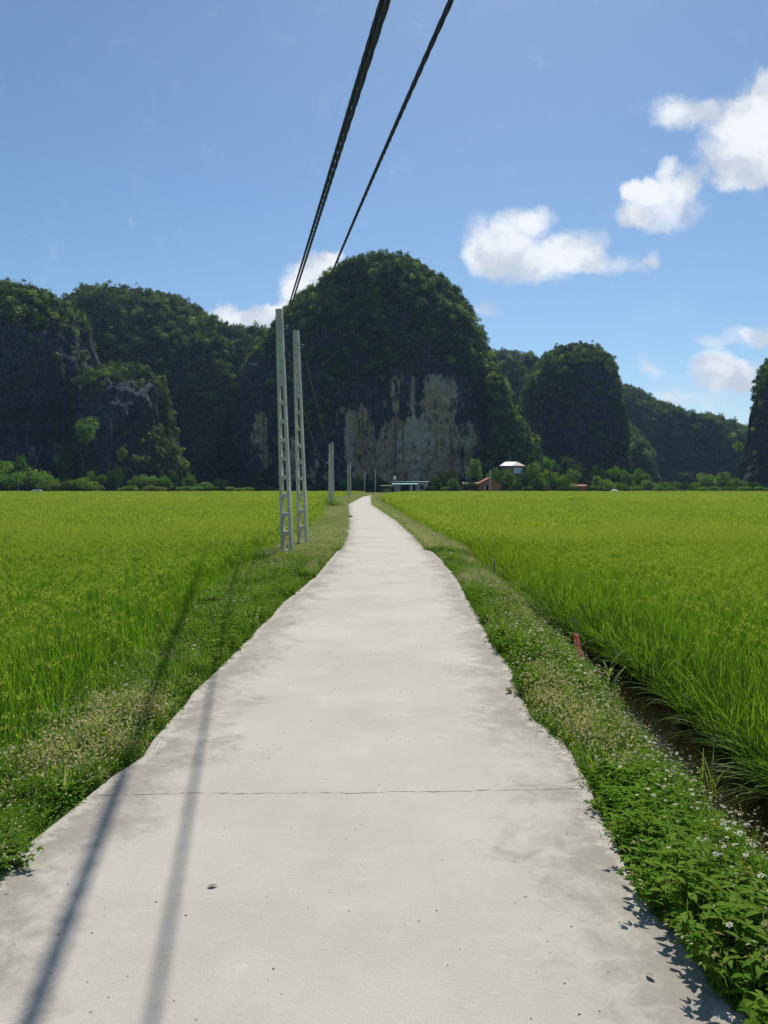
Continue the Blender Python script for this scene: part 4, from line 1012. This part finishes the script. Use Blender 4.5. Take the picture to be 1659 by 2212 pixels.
# small trees against the sky
T(1200,744,12,410,'dark','tiny flat-topped tree on the shoulder of the smaller tower, against the sky',base=756)
T(1254,733,10,410,'dark','tiny lone tree on the very top of the smaller tower',base=747)
T(1316,762,18,404,'mid','small tree hanging on the outer upper edge of the smaller tower',base=782)

# palms
m_frond = leafy('palm_frond', (.06,.11,.035), (.10,.16,.06), .35, .0)
def palm(px, top, Y, label, spread=1.0):
    x,_,zt = atd(px, top, Y); q = empty('palm_tree', (x,Y,0), px*.7); tag(q, label, 'palm tree')
    mb = MB(); mb.tube([(0,0,-.2),(.15,.1,zt*.4),(.1,0,zt*.78)], [.22,.17,.13], 8); mb.build('trunk', [m_bark], q, smooth=True)
    random.seed(int(px)); pb = PB()
    for i in range(20):
        a = 2*PI*i/20+rr(-.2,.2); L = rr(2.4,3.4)*spread; lean = rr(.25,1.3); ca,sa = math.cos(a),math.sin(a); px_,py_,pz_ = .1,0,zt*.78
        an = lean
        for k in range(14):
            st = L/14; px_ += math.sin(an)*ca*st; py_ += math.sin(an)*sa*st; pz_ += math.cos(an)*st; an += .1
            for sd in (-1,1):
                d = Vector((-sa*sd*.8+ca*.4, ca*sd*.8+sa*.4, -.25)); ln = .62*spread*(1-.5*abs(k/14-.45))
                c_ = Vector((px_,py_,pz_))+d*ln*.5; pb.quad(c_, (ca*.3,sa*.3,1), d, ln*.55, .055)
    link('crown', pb.mesh('crown',[m_frond]), q)
palm(1226, 982, 240, 'feathery palm rising behind the wide bright tree', 1.35)
palm(1247, 1000, 236, 'smaller palm with drooping fronds beside the bright wide tree', 1.1)
palm(1479, 1020, 236, 'lone palm before the distant ridge', 1.1)
palm(1202, 1000, 246, 'palm half hidden behind the bamboo', 1.0)

# leafy bush at the second pole pair, leafy row on the field
def leafbush(px, py, top, wpx, label, tone_m, Y=None):
    x,y = at(px,py,-.05); zt = atd(px,top,y)[2]; q = empty('bush', (x,y,-.08)); tag(q, label, 'shrub')
    random.seed(int(px*3)); w_ = wpx/F*y/2; pb = PB(); hh = zt+.08
    for i in range(420):
        a = rr(0,6.28); r_ = w_*math.sqrt(rr(0,1)); z = hh*(1-(r_/w_)**2*.7)*rr(.25,1)
        pb.leaf((math.cos(a)*r_, math.sin(a)*r_, z), (math.cos(a)+rr(-.6,.6),math.sin(a)+rr(-.6,.6),rr(-.1,.6)), (0,0,1), rr(.12,.2), rr(.08,.13), .15,.3)
    link('foliage', pb.mesh('foliage',[tone_m]), q)
    mb = MB()
    for i in range(7):
        a = rr(0,6.28); mb.tube([(0,0,0),(math.cos(a)*w_*.3,math.sin(a)*w_*.3,hh*.4),(math.cos(a)*w_*.6,math.sin(a)*w_*.6,hh*.75)], [.02,.014,.006], 5)
    mb.build('stem', [m_bark], q)
leafbush(722, 1096, 1076, 42, 'bright leafy bush at the foot of the second pole pair', TM['bright'])
leafbush(694, 1087, 1066, 60, 'low broad-leaved green patch in the rice before the second pole pair', TM['mid'])
leafbush(650, 1082, 1068, 30, 'small broad-leaved clump in the rice seen between the near poles', TM['mid'])
leafbush(836, 1066, 1052, 16, 'tall reedy tuft beside the path end', TM['bright'])

# ------------------------------------------------------------------ buildings
m_wallw = solid('whitewashed_wall', (.42,.43,.40), .9, .18, 1.2)
m_tin = solid('tin_roof', (.55,.58,.60), .5, .1, 2, metal=.2)
m_teal = solid('teal_sheet', (.05,.42,.36), .5, .2, 2)
m_darkin = solid('interior_shade', (.02,.022,.025), .9, .2, 2)  # near-black colour stands in for the shade inside openings
m_brick = None
m_, t, out = new_mat('orange_brick'); b = t.n('ShaderNodeBsdfPrincipled')
br = t.n('ShaderNodeTexBrick'); br.inputs['Scale'].default_value = 3.0; br.inputs['Color1'].default_value = (.38,.13,.045,1); br.inputs['Color2'].default_value = (.46,.17,.06,1); br.inputs['Mortar'].default_value = (.35,.22,.14,1)
pp = t.n('ShaderNodeTexCoord').outputs['Object']; sx = t.n('ShaderNodeSeparateXYZ'); t.L.new(pp, sx.inputs[0]); cb = t.n('ShaderNodeCombineXYZ')
t.L.new(t.math('ADD', sx.outputs[0], sx.outputs[1]), cb.inputs[0]); t.L.new(sx.outputs[2], cb.inputs[1]); t.L.new(cb.outputs[0], br.inputs['Vector'])
t.L.new(br.outputs[0], b.inputs['Base Color']); b.inputs['Roughness'].default_value = .9; t.L.new(b.outputs[0], out.inputs[0]); m_brick = m_
m_tile, t, out = new_mat('terracotta_tiles'); b = t.n('ShaderNodeBsdfPrincipled'); pp = t.n('ShaderNodeTexCoord').outputs['Object']
wv = t.n('ShaderNodeTexWave'); wv.inputs['Scale'].default_value = 3.2; wv.bands_direction = 'Y'; t.L.new(pp, wv.inputs['Vector'])
c = t.mix(wv.outputs[1], (.40,.12,.05), (.54,.20,.09)); c = t.mix(t.ramp(t.noise(pp,1.1,5,.7),.45,.7), c, (.30,.16,.10)); t.L.new(c, b.inputs['Base Color']); b.inputs['Roughness'].default_value = .85
bn = t.n('ShaderNodeBump'); bn.inputs['Strength'].default_value = .8; bn.inputs['Distance'].default_value = .05; t.L.new(wv.outputs[1], bn.inputs['Height']); t.L.new(bn.outputs[0], b.inputs['Normal']); t.L.new(b.outputs[0], out.inputs[0])
m_white = solid('white_paint', (.74,.75,.76), .6, .08, 3)
m_maroon = solid('maroon_sheet', (.11,.035,.04), .6, .2, 3)
m_wood = solid('grey_wood', (.25,.20,.14), .9, .3, 6)

def wall_front(mb, x0, x1, y, th, z0, z1, openings):
    """wall in the x-z plane with rectangular openings [(xa,xb,za,zb)]"""
    xs = sorted({x0,x1,*[o_[0] for o_ in openings],*[o_[1] for o_ in openings]}); zs = sorted({z0,z1,*[o_[2] for o_ in openings],*[o_[3] for o_ in openings]})
    for i in range(len(xs)-1):
        k = 0
        while k < len(zs)-1:
            cx_,cz_ = (xs[i]+xs[i+1])/2, (zs[k]+zs[k+1])/2
            if any(a<cx_<b_ and c_<cz_<d for a,b_,c_,d in openings): k += 1; continue
            k2 = k
            while k2+1 < len(zs)-1 and not any(a<cx_<b_ and c_<(zs[k2+1]+zs[k2+2])/2<d for a,b_,c_,d in openings): k2 += 1
            mb.box(xs[i],xs[i+1],y,y+th,zs[k],zs[k2+1]); k = k2+1
# long low building with teal awning
s1 = 225.0; x0 = (846-CX)/F*s1; W_ = (925-846)/F*s1
hs = empty('house', (x0,s1,.03)); tag(hs, 'long low pale building with white tin roof and teal awning at the path end', 'house')
mb = MB(); op = [(2.6,5.1,0,2.3),(5.5,6.9,.0,2.3),(8.3,9.3,.8,2.1)]
wall_front(mb, .9, W_-.1, 0, .2, 0, 2.85, op); mb.box(.9,1.1,.2,5,0,2.85); mb.box(W_-.3,W_-.1,.2,5,0,2.85); mb.box(1.1,W_-.3,4.8,5,0,2.85); mb.build('wall', [m_wallw], hs)
mb = MB(); mb.box(1.1,W_-.3,2.2,2.3,0,2.8); mb.build('inner_wall', [m_darkin], hs)  # dark sheet painted as the unlit inside behind the openings
mb = MB()
for i in range(36): 
    a = -.1 + (W_+.5)*i/36; mb.add([(a,-.7,3.05),(a+.15,-.7,3.09),(a+.31,-.7,3.05),(a+.31,5.4,3.22),(a+.15,5.4,3.26),(a,5.4,3.22)], [(0,1,4,5),(1,2,3,4)])
mb.box(-.12,W_+.45,-.74,-.71,2.93,3.12); mb.build('roof', [solid('painted_roof', (.40,.47,.45), .8, .12, 2)], hs)
mb = MB(); mb.add([(.2,-2.0,2.42),(7.6,-2.0,2.42),(7.6,-.05,2.84),(.2,-.05,2.84),(.2,-2.0,2.38),(7.6,-2.0,2.38),(7.6,-.05,2.80),(.2,-.05,2.80)], [(0,1,2,3),(7,6,5,4),(0,4,5,1),(1,5,6,2),(2,6,7,3),(3,7,4,0)])
mb.box(.2,7.6,-2.05,-2.01,2.2,2.44); mb.build('awning', [m_teal], hs)
for px_ in (.4,3.0,5.3,7.4):
    mb = MB(); mb.tube([(px_,-1.9,0),(px_,-1.9,2.38)], .05, 6); mb.build('awning_post', [m_wood], hs)
wn = MB(); wn.box(8.3,9.3,.08,.12,.8,2.1); wn = wn.build('window', [m_darkin], hs)
mb = MB(); mb.box(8.24,8.3,-.03,.02,.74,2.16); mb.box(9.3,9.36,-.03,.02,.74,2.16); mb.box(8.3,9.3,-.03,.02,.74,.8); mb.box(8.3,9.3,-.03,.02,2.1,2.16); mb.box(8.77,8.83,-.02,.02,.8,2.1); mb.build('frame', [m_wood], wn)
mb = MB(); mb.box(5.52,6.15,.05,.1,.03,2.25); mb.build('door', [m_tin], hs)
# cylindrical tank on the roof end
q = empty('water_tank', (x0+.9, s1+1.8, 3.35)); tag(q, 'small pale water tank on the end of the teal-awning building', 'water tank')
mb = MB(); mb.tube([(0,0,.35),(0,0,1.15),(0,0,1.3),(0,0,1.36)], [.42,.42,.25,.1], 14); mb.build('tank', [m_white], q, smooth=True)
mb = MB()
for a in (-.3,.3):
    for c_ in (-.3,.3): mb.box(a-.03,a+.03,c_-.03,c_+.03,-.15,.35)
mb.box(-.4,.4,-.4,.4,.33,.36); mb.build('stand', [m_wood], q)
# pergola of rough posts beside it
xq = (826-CX)/F*222; q = empty('shelter', (xq,222,.03)); tag(q, 'open shelter of rough posts and thatch next to the teal-awning building', 'shelter')
for a,c_ in ((0,0),(2.6,.1),(0,2),(2.6,2)):
    mb = MB(); mb.tube([(a,c_,0),(a+.05,c_,1.9)], .06, 6); mb.build('post', [m_wood], q)
random.seed(5); pb = PB()
for i in range(300): pb.quad((rr(-.5,3.2),rr(-.4,2.5),rr(1.85,2.15)), (rr(-.3,.3),rr(-.3,.3),1), (rr(-1,1),rr(-1,1),-.2), .25, .05)
link('roof', pb.mesh('roof',[m_straw]), q)

# orange brick house, gable to the fields
s2 = 226.0; xa = (1031-CX)/F*s2; xb = (1081-CX)/F*s2; W_ = xb-xa
hb = empty('house', (xa,s2,.03), .0); tag(hb, 'orange brick house with terracotta gable roof and one small door', 'house')
mb = MB(); apex = W_*.56; eave = 2.3; rid = 4.35
wall_front(mb, .3, W_-.1, 0, .2, 0, eave, [(2.35,3.2,0,1.95)]); 
mb.add([(.3,0,eave),(W_-.1,0,eave),(apex,0,rid-.12),(.3,.2,eave),(W_-.1,.2,eave),(apex,.2,rid-.12)], [(0,1,2),(5,4,3),(0,2,5,3),(1,4,5,2)])
mb.box(.3,.5,.2,8,0,eave); mb.box(W_-.3,W_-.1,.2,8,0,eave); mb.box(.5,W_-.3,7.8,8,0,eave); mb.build('wall', [m_brick], hb)
mb = MB(); dz = .12
for (xe,ze,sg_) in ((-1.7,1.55,-1),(W_+.25,eave-.2,1)):
    P_ = [(xe,-.45,ze),(apex,-.45,rid),(apex,8.4,rid),(xe,8.4,ze)]; Pl = [(a,b_,c_-dz) for a,b_,c_ in P_]
    mb.add(P_+Pl, [(0,1,2,3),(7,6,5,4),(0,4,5,1),(2,6,7,3),(3,7,4,0)])
mb.tube([(apex,-.5,rid+.03),(apex,8.45,rid+.03)], .11, 6); mb.build('roof', [m_tile], hb)
dr = MB(); dr.box(2.75,3.18,.1,.15,0,1.93); dr = dr.build('doorway_shade', [m_darkin], hb)  # dark panel painted as the shade in the door opening
mb = MB(); mb.box(2.1,2.34,-.06,-.02,.02,1.93); mb.build('door', [m_white], hb)
# lean-to with pale roof beside it
q = empty('shed', ((1003-CX)/F*229,229,.03)); tag(q, 'low lean-to shed with faded pinkish roof behind the dark shrub', 'shed')
mb = MB(); mb.box(0,4.2,0,3,0,1.9); mb.build('wall', [m_wallw], q)
mb = MB(); mb.add([(-.3,-.4,2.0),(4.3,-.4,2.0),(4.3,3.3,3.0),(-.3,3.3,3.0),(-.3,-.4,1.92),(4.3,-.4,1.92),(4.3,3.3,2.92),(-.3,3.3,2.92)], [(0,1,2,3),(7,6,5,4),(0,4,5,1),(1,5,6,2),(2,6,7,3),(3,7,4,0)])
mb.build('roof', [solid('faded_tile', (.40,.24,.17), .9, .2, 2)], q)
# white roofed house on stilts, above the trees
s3 = 246.0; xa = (1076-CX)/F*s3; q = empty('house', (xa,s3,0)); tag(q, 'tall house on stilts with sunlit white roof and dark red gable above the trees', 'house')
zr = atd(1100,997,s3)[2]; ze = atd(1100,1006,s3)[2]
mb = MB(); mb.add([(.3,-.6,ze),(4.6,-.6,ze),(6.3,2.2,zr),(2.6,2.2,zr),(.3,-.6,ze-.12),(4.6,-.6,ze-.12),(6.3,2.2,zr-.12),(2.6,2.2,zr-.12)], [(0,1,2,3),(7,6,5,4),(0,4,5,1),(1,5,6,2),(2,6,7,3),(3,7,4,0)])
mb.build('roof', [m_white], q)
mb = MB(); mb.add([(4.7,-.6,ze-.02),(8.6,-.6,ze-.1),(6.4,2.2,zr-.02),(4.7,-.6,ze-.5),(8.6,-.6,ze-.5),(8.6,3,ze-.3),(2.6,5.2,ze-.3)], [(0,1,2),(0,3,4,1),(1,4,5),(1,5,6,2)]); mb.build('gable', [m_maroon], q)
mb = MB(); mb.box(4.9,7.6,-.2,3,ze-2.5,ze-.55); mb.build('wall', [m_white], q)
mb = MB(); mb.box(1.2,4.85,.2,3,ze-2.5,ze-.55); mb.build('recessed_wall', [m_wood], q)  # set-back wall in the darker grey wood material
mb = MB(); mb.box(2.2,3.2,.1,.16,ze-2.1,ze-.9); mb.build('window', [m_darkin], q)
mb = MB(); mb.box(.9,8.0,-.6,3.4,ze-2.7,ze-2.53); mb.build('floor_deck', [m_wood], q)
for a in (1.1,4.4,7.7):
    for c_ in (-.4,3.1):
        mb = MB(); mb.box(a-.12,a+.12,c_-.12,c_+.12,0,ze-2.72); mb.build('stilt', [m_wood], q)
# small brick hut under the bright tree
s4 = 224.0; xa = (1238-CX)/F*s4; q = empty('hut', (xa,s4,.03)); tag(q, 'small brick hut under the wide bright tree', 'hut')
mb = MB(); wall_front(mb, 0,3.9,0,.2,0,1.75,[(.8,2.0,.6,1.35)]); mb.box(0,.2,.2,2.5,0,1.75); mb.box(3.7,3.9,.2,2.5,0,1.75); mb.box(.2,3.7,2.3,2.5,0,1.75); mb.build('wall', [m_brick], q)
mb = MB(); mb.add([(-.3,-.4,1.78),(4.2,-.4,1.78),(4.2,2.9,2.25),(-.3,2.9,2.25),(-.3,-.4,1.86),(4.2,-.4,1.86),(4.2,2.9,2.33),(-.3,2.9,2.33)], [(4,5,6,7),(3,2,1,0),(0,1,5,4),(1,2,6,5),(2,3,7,6),(3,0,4,7)]); mb.build('roof', [m_tile], q)
# low wall along the village edge
mb = MB(); mb.box((1062-CX)/F*221.5,(1125-CX)/F*221.5,221.5,221.7,0,.55); q = mb.build('garden_wall', [m_wallw]); tag(q, 'low grey garden wall in front of the brick house', 'wall')
mb = MB(); mb.box((925-CX)/F*221.0,(975-CX)/F*221.0,221.0,221.3,0,.42); q = mb.build('garden_wall', [m_white]); tag(q, 'low white kerb wall beside the teal-awning building', 'wall')
# white heap
def blob(name, c, r_, seed, mat, label, cat, n=(18,12), amp=.12):
    th = np.linspace(0,2*PI,n[0],endpoint=False); ph = np.linspace(0,PI/2,n[1]); TT,PP = np.meshgrid(th,ph)
    D_ = np.stack([np.cos(TT)*np.sin(PP), np.sin(TT)*np.sin(PP), np.cos(PP)],-1); k = 1+amp*fbm(D_*2.2+seed,3,seed)
    V = D_*k[...,None]*np.array(r_); V = V.reshape(-1,3); Fc = []
    for i in range(n[1]-1):
        for j in range(n[0]): Fc.append((i*n[0]+j, (i+1)*n[0]+j, (i+1)*n[0]+(j+1)%n[0], i*n[0]+(j+1)%n[0]))
    o = link(name, mesh_of(name, V, Fc, [mat], smooth=True), None, c); return tag(o, label, cat)
blob('tarpaulin_heap', ((1327-CX)/F*219.5,219.5,-.1), (1.35,.9,1.0), 3, m_white, 'low white tarpaulin-covered heap at the far edge of the rice', 'heap')
q = MB(); q.box(0,2.6,0,1.2,0,.75); q.box(.3,2.3,.2,1.0,.75,.95); q = q.build('tomb', [m_white], None, loc=((68-CX)/F*221,221,0)); tag(q, 'small white concrete tomb in front of the green cluster at the cliff foot', 'tomb')
for px_,lb in ((41,'tiny white marker stake at the far field edge, farther from the poles'),(211,'tiny white marker stake at the far field edge before the pale thicket')):
    mb = MB(); mb.tube([(0,0,-.6),(0,0,1.1)], .07, 6); q = mb.build('marker_stake', [m_white], None, loc=((px_-CX)/F*212,212,0)); tag(q, lb, 'stake')

# ------------------------------------------------------------------ small things near the path
# pink rag on a stick in the ditch
rx,ry = at(1246,1430,-.20); q = empty('rag_stick', (rx,ry,-.25)); q.scale = (.62,.62,.66); tag(q, 'faded pink rag tied to a bent stick over the ditch', 'rag')
mb = MB(); mb.tube([(.02,0,-.1),(.0,0,.2),(-.015,.0,.46),(.0,0,.62),(.03,.01,.7)], [.009,.008,.007,.005,.003], 6); mb.tube([(-.015,0,.5),(-.07,0,.62)], [.005,.002], 5); mb.build('stick', [m_wood], q, smooth=True)
m_rag = leafy('pink_cloth', (.74,.36,.30), (.80,.42,.35), .5, .0, tcol=(1.1,1,1))
nu,nvv = 22,14; V = []
for i in range(nvv):
    f = i/(nvv-1); wd = .012 + .022*math.exp(-((f-.04)/.06)**2) + .062*f**.8; z = .52-.36*f
    for j in range(nu):
        a = 2*PI*j/nu; r_ = wd*(1+.38*math.sin(3*a+3*f)+.30*math.sin(5*a-2*f)*f); V.append((math.cos(a)*r_-.01+.02*f, math.sin(a)*r_*.5, z + .035*math.sin(3*a+1)*f*f))
o = link('rag', mesh_of('rag', V, [(i*nu+j, i*nu+(j+1)%nu, (i+1)*nu+(j+1)%nu, (i+1)*nu+j) for i in range(nvv-1) for j in range(nu)], [m_rag], smooth=True), q)

# white stick stub beside the ditch farther off
rx,ry = at(1067,1236,-.1); mb = MB(); mb.tube([(0,0,-.2),(.01,0,.02),(.0,0,.16)], [.024,.02,.018], 8); q = mb.build('marker_stake', [m_wallw], None, smooth=True, loc=(rx,ry,0)); tag(q, 'short white stake at the inner ditch lip', 'stake')

def leafy_weed(px, py, hgt, spread, label, seed, mats, leaning=(0,0), nst=5, leafl=.06, z=-.03, name='leafy_weed'):
    x,y = at(px,py,0); q = empty(name, (x,y,z)); tag(q, label, 'weed'); random.seed(seed); st = PB(); lf = PB()
    for i in range(nst):
        a = rr(0,6.28); h = hgt*rr(.65,1.0); n = 6; p0 = Vector((rr(-.02,.02),rr(-.02,.02),0)); dv = Vector((math.cos(a)*spread+leaning[0], math.sin(a)*spread+leaning[1], 1)).normalized()
        pts = [p0 + dv*h*k/n - Vector((0,0,.10*h*(k/n)**2)) for k in range(n+1)]
        for k in range(n):
            d = pts[k+1]-pts[k]
            for ax in (Vector((1,0,0)),Vector((0,1,0))):
                b_ = len(st.V); st.V += [tuple(pts[k]-ax*.0022),tuple(pts[k]+ax*.0022),tuple(pts[k+1]+ax*.0018),tuple(pts[k+1]-ax*.0018)]; st.F.append((b_,b_+1,b_+2,b_+3)); st.M.append(0)
        for k in range(1,n+1):
            a2 = rr(0,6.28)
            for s_ in range(2 if k<n else 3):
                b2 = a2 + PI*s_ + rr(-.3,.3); pet = Vector((math.cos(b2),math.sin(b2),rr(.2,.6))).normalized(); c_ = pts[k]+pet*leafl*.35
                for (da,ll) in ((0,1.0),(.95,.72),(-.95,.72)):
                    dd = Vector((math.cos(b2+da),math.sin(b2+da),rr(-.1,.45))); lf.leaf(c_, dd, (0,0,1), leafl*ll*rr(.7,1.1)*.72, leafl*.36*rr(.8,1.1)*.72, .3, .4, random.randrange(len(mats)))
    link('stem', st.mesh('stem',[m_weed]), q); link('foliage', lf.mesh('foliage',mats), q)
    return q
m_lf = leafy('bidens_leaf', (.075,.19,.020), (.15,.29,.032), .5, .0)
m_lfd = leafy('bidens_leaf_deep', (.05,.14,.020), (.085,.19,.026), .45, .0)
m_lfy = leafy('bidens_leaf_yellow', (.12,.20,.025), (.16,.24,.03), .45, .02)
m_lfb = leafy('bidens_leaf_dying', (.22,.20,.05), (.32,.24,.08), .35, .0)
ML = [m_lf,m_lfd,m_lf,m_lfd,m_lfy,m_lf,m_lfy,m_lfd,m_lfb]
leafy_weed(1375,1870,.22,.5,'leafy weed leaning over the concrete just below the crack end, pointed leaves shading the path',31,ML,(-.45,-.1),7,.047)
leafy_weed(1440,1975,.24,.45,'leafy weed with drooping lower leaves where the path edge steps outwards',32,ML,(-.35,0),7,.047)
leafy_weed(1530,2050,.27,.45,'tall leafy weed throwing a long leaf shadow on the path',33,ML,(-.3,0),9,.047)
leafy_weed(1600,2140,.28,.5,'large leafy weed by the bottom corner of the path',34,ML,(-.3,0),9,.047)
leafy_weed(1650,2080,.30,.5,'dense deep green weed behind the corner weeds',35,[m_lfd,m_lf],(0,0),10,.047)
leafy_weed(1600,1960,.30,.5,'bushy green weed on the verge behind the long-shadow weed',36,ML,(0,0),10,.047)
leafy_weed(1690,1990,.32,.5,'bushy weed at the photo edge beside the daisies',37,ML,(0,0),9,.047)
leafy_weed(1300,1745,.14,.5,'small bushy weed touching the end of the long crack',38,ML,(-.3,0),5,.04)
leafy_weed(1106,1497,.055,.9,'tiny reddish sprig growing through the concrete near the path edge',39,[m_brown,m_lfd],(0,0),6,.020,z=0.0,name='sprig')
leafy_weed(30,1870,.20,.5,'yellow-green weed overhanging the near path corner on the pole side',40,[m_lfy,m_lf],(.2,-.1),8,.05)
leafy_weed(195,1690,.13,.5,'low bushy weed at the path edge beside dry brown leaves',41,ML,(.2,0),6,.04)
# maize-like plant by the ditch
x,y = at(1318,1510,-.1); q = empty('broadleaf_plant', (x,y,-.12), .4); tag(q, 'single maize-like plant with arching pale leaves at the ditch lip', 'plant'); random.seed(77); pb = PB()
for i,a in enumerate((.2,1.2,2.3,3.3,4.1,5.2,5.9)): pb.blade((0,0,.07+.035*i), a, rr(.2,.3), .034, rr(.3,.7), rr(.7,1.6), 6, twist=0)
link('foliage', pb.mesh('foliage',[leafy('maize_leaf', (.16,.24,.07), (.20,.28,.09), .45, .02)]), q)
mb = MB(); mb.tube([(0,0,-.05),(0,0,.2),(.01,0,.34)], [.009,.007,.003], 7); mb.build('stem', [m_grass], q, smooth=True)
# pale arching grass tufts at the left rice edge
def tuft(px, py, z, h, label, n=16, wd=.012, seed=1):
    x,y = at(px,py,z); q = empty('grass_tuft', (x,y,z-.05)); tag(q, label, 'grass tuft'); random.seed(seed); pb = PB()
    for i in range(n): pb.blade((rr(-.04,.04),rr(-.04,.04),0), rr(-2.4,1.2), h*rr(.6,1.1), wd, rr(.1,.5), rr(.6,1.9), 7, twist=rr(-.3,.3))
    link('blades', pb.mesh('blades',[leafy('pale_blade', (.14,.22,.06), (.20,.28,.09), .4, .02)]), q)
tuft(520,1262,-.15,.85,'tall pale arching grass tuft at the rice edge below the tallest pole',18,.014,3)
tuft(262,1500,-.2,.62,'arching grass tuft spilling from the rice beside bare dark earth',20,.012,4)
tuft(372,1395,-.2,.6,'arching grass tuft at the rice edge next to the small dark hole',14,.012,5)
tuft(130,1600,-.25,.6,'long-bladed tuft hanging over the pole-side verge nearest the camera',18,.012,6)
tuft(1215,1440,-.25,.5,'fan of thin straight grass blades on the ditch lip below the pink rag',16,.007,7)
tuft(1530,1700,-.3,.45,'spiky grass tuft growing at the ditch water edge',18,.007,8)
# dried leaf and dropping on the path
m_dry = solid('dry_leaf', (.30,.27,.20), .9, .35, 60)
x,y = at(447,1918); pb = PB(); pb.leaf((0,0,.002), (.9,.35,.02), (0,0,1), .044, .022, .4, -.02); q = link('dry_leaf', pb.mesh('dry_leaf',[m_dry]), None, (x,y,.0)); tag(q, 'curled dry leaf lying on the bare concrete between the cable shadows and the middle', 'leaf')
x,y = at(1395,2105); pb = PB(); pb.leaf((0,0,.004), (.4,-.9,.02), (0,0,1), .04, .022, .5, -.02); q = link('dry_leaf', pb.mesh('dry_leaf',[m_dry]), None, (x,y,.0)); tag(q, 'torn brown leaf on the concrete near the corner weeds', 'leaf')
blob('dung_pile', (*at(756,1117),.0), (.14,.11,.08), 8, solid('dung', (.06,.05,.04), .95), 'small dark dropping on the path edge past the poles', 'dropping', amp=.5)

# ------------------------------------------------------------------ haze
mh_, t, out = new_mat('haze')
pv = t.n('ShaderNodeVolumePrincipled'); pv.inputs['Color'].default_value = (.45,.68,1.0,1); pv.inputs['Density'].default_value = HAZE; pv.inputs['Anisotropy'].default_value = .3
t.L.new(pv.outputs[0], out.inputs['Volume'])
if HAZE > 0:
    mb = MB(); mb.box(-1200,1200,-120,1300,-2.5,210); o = mb.build('haze', [mh_]); tag(o, 'thin blue haze in the air over the fields and hills', 'haze', kind='stuff')
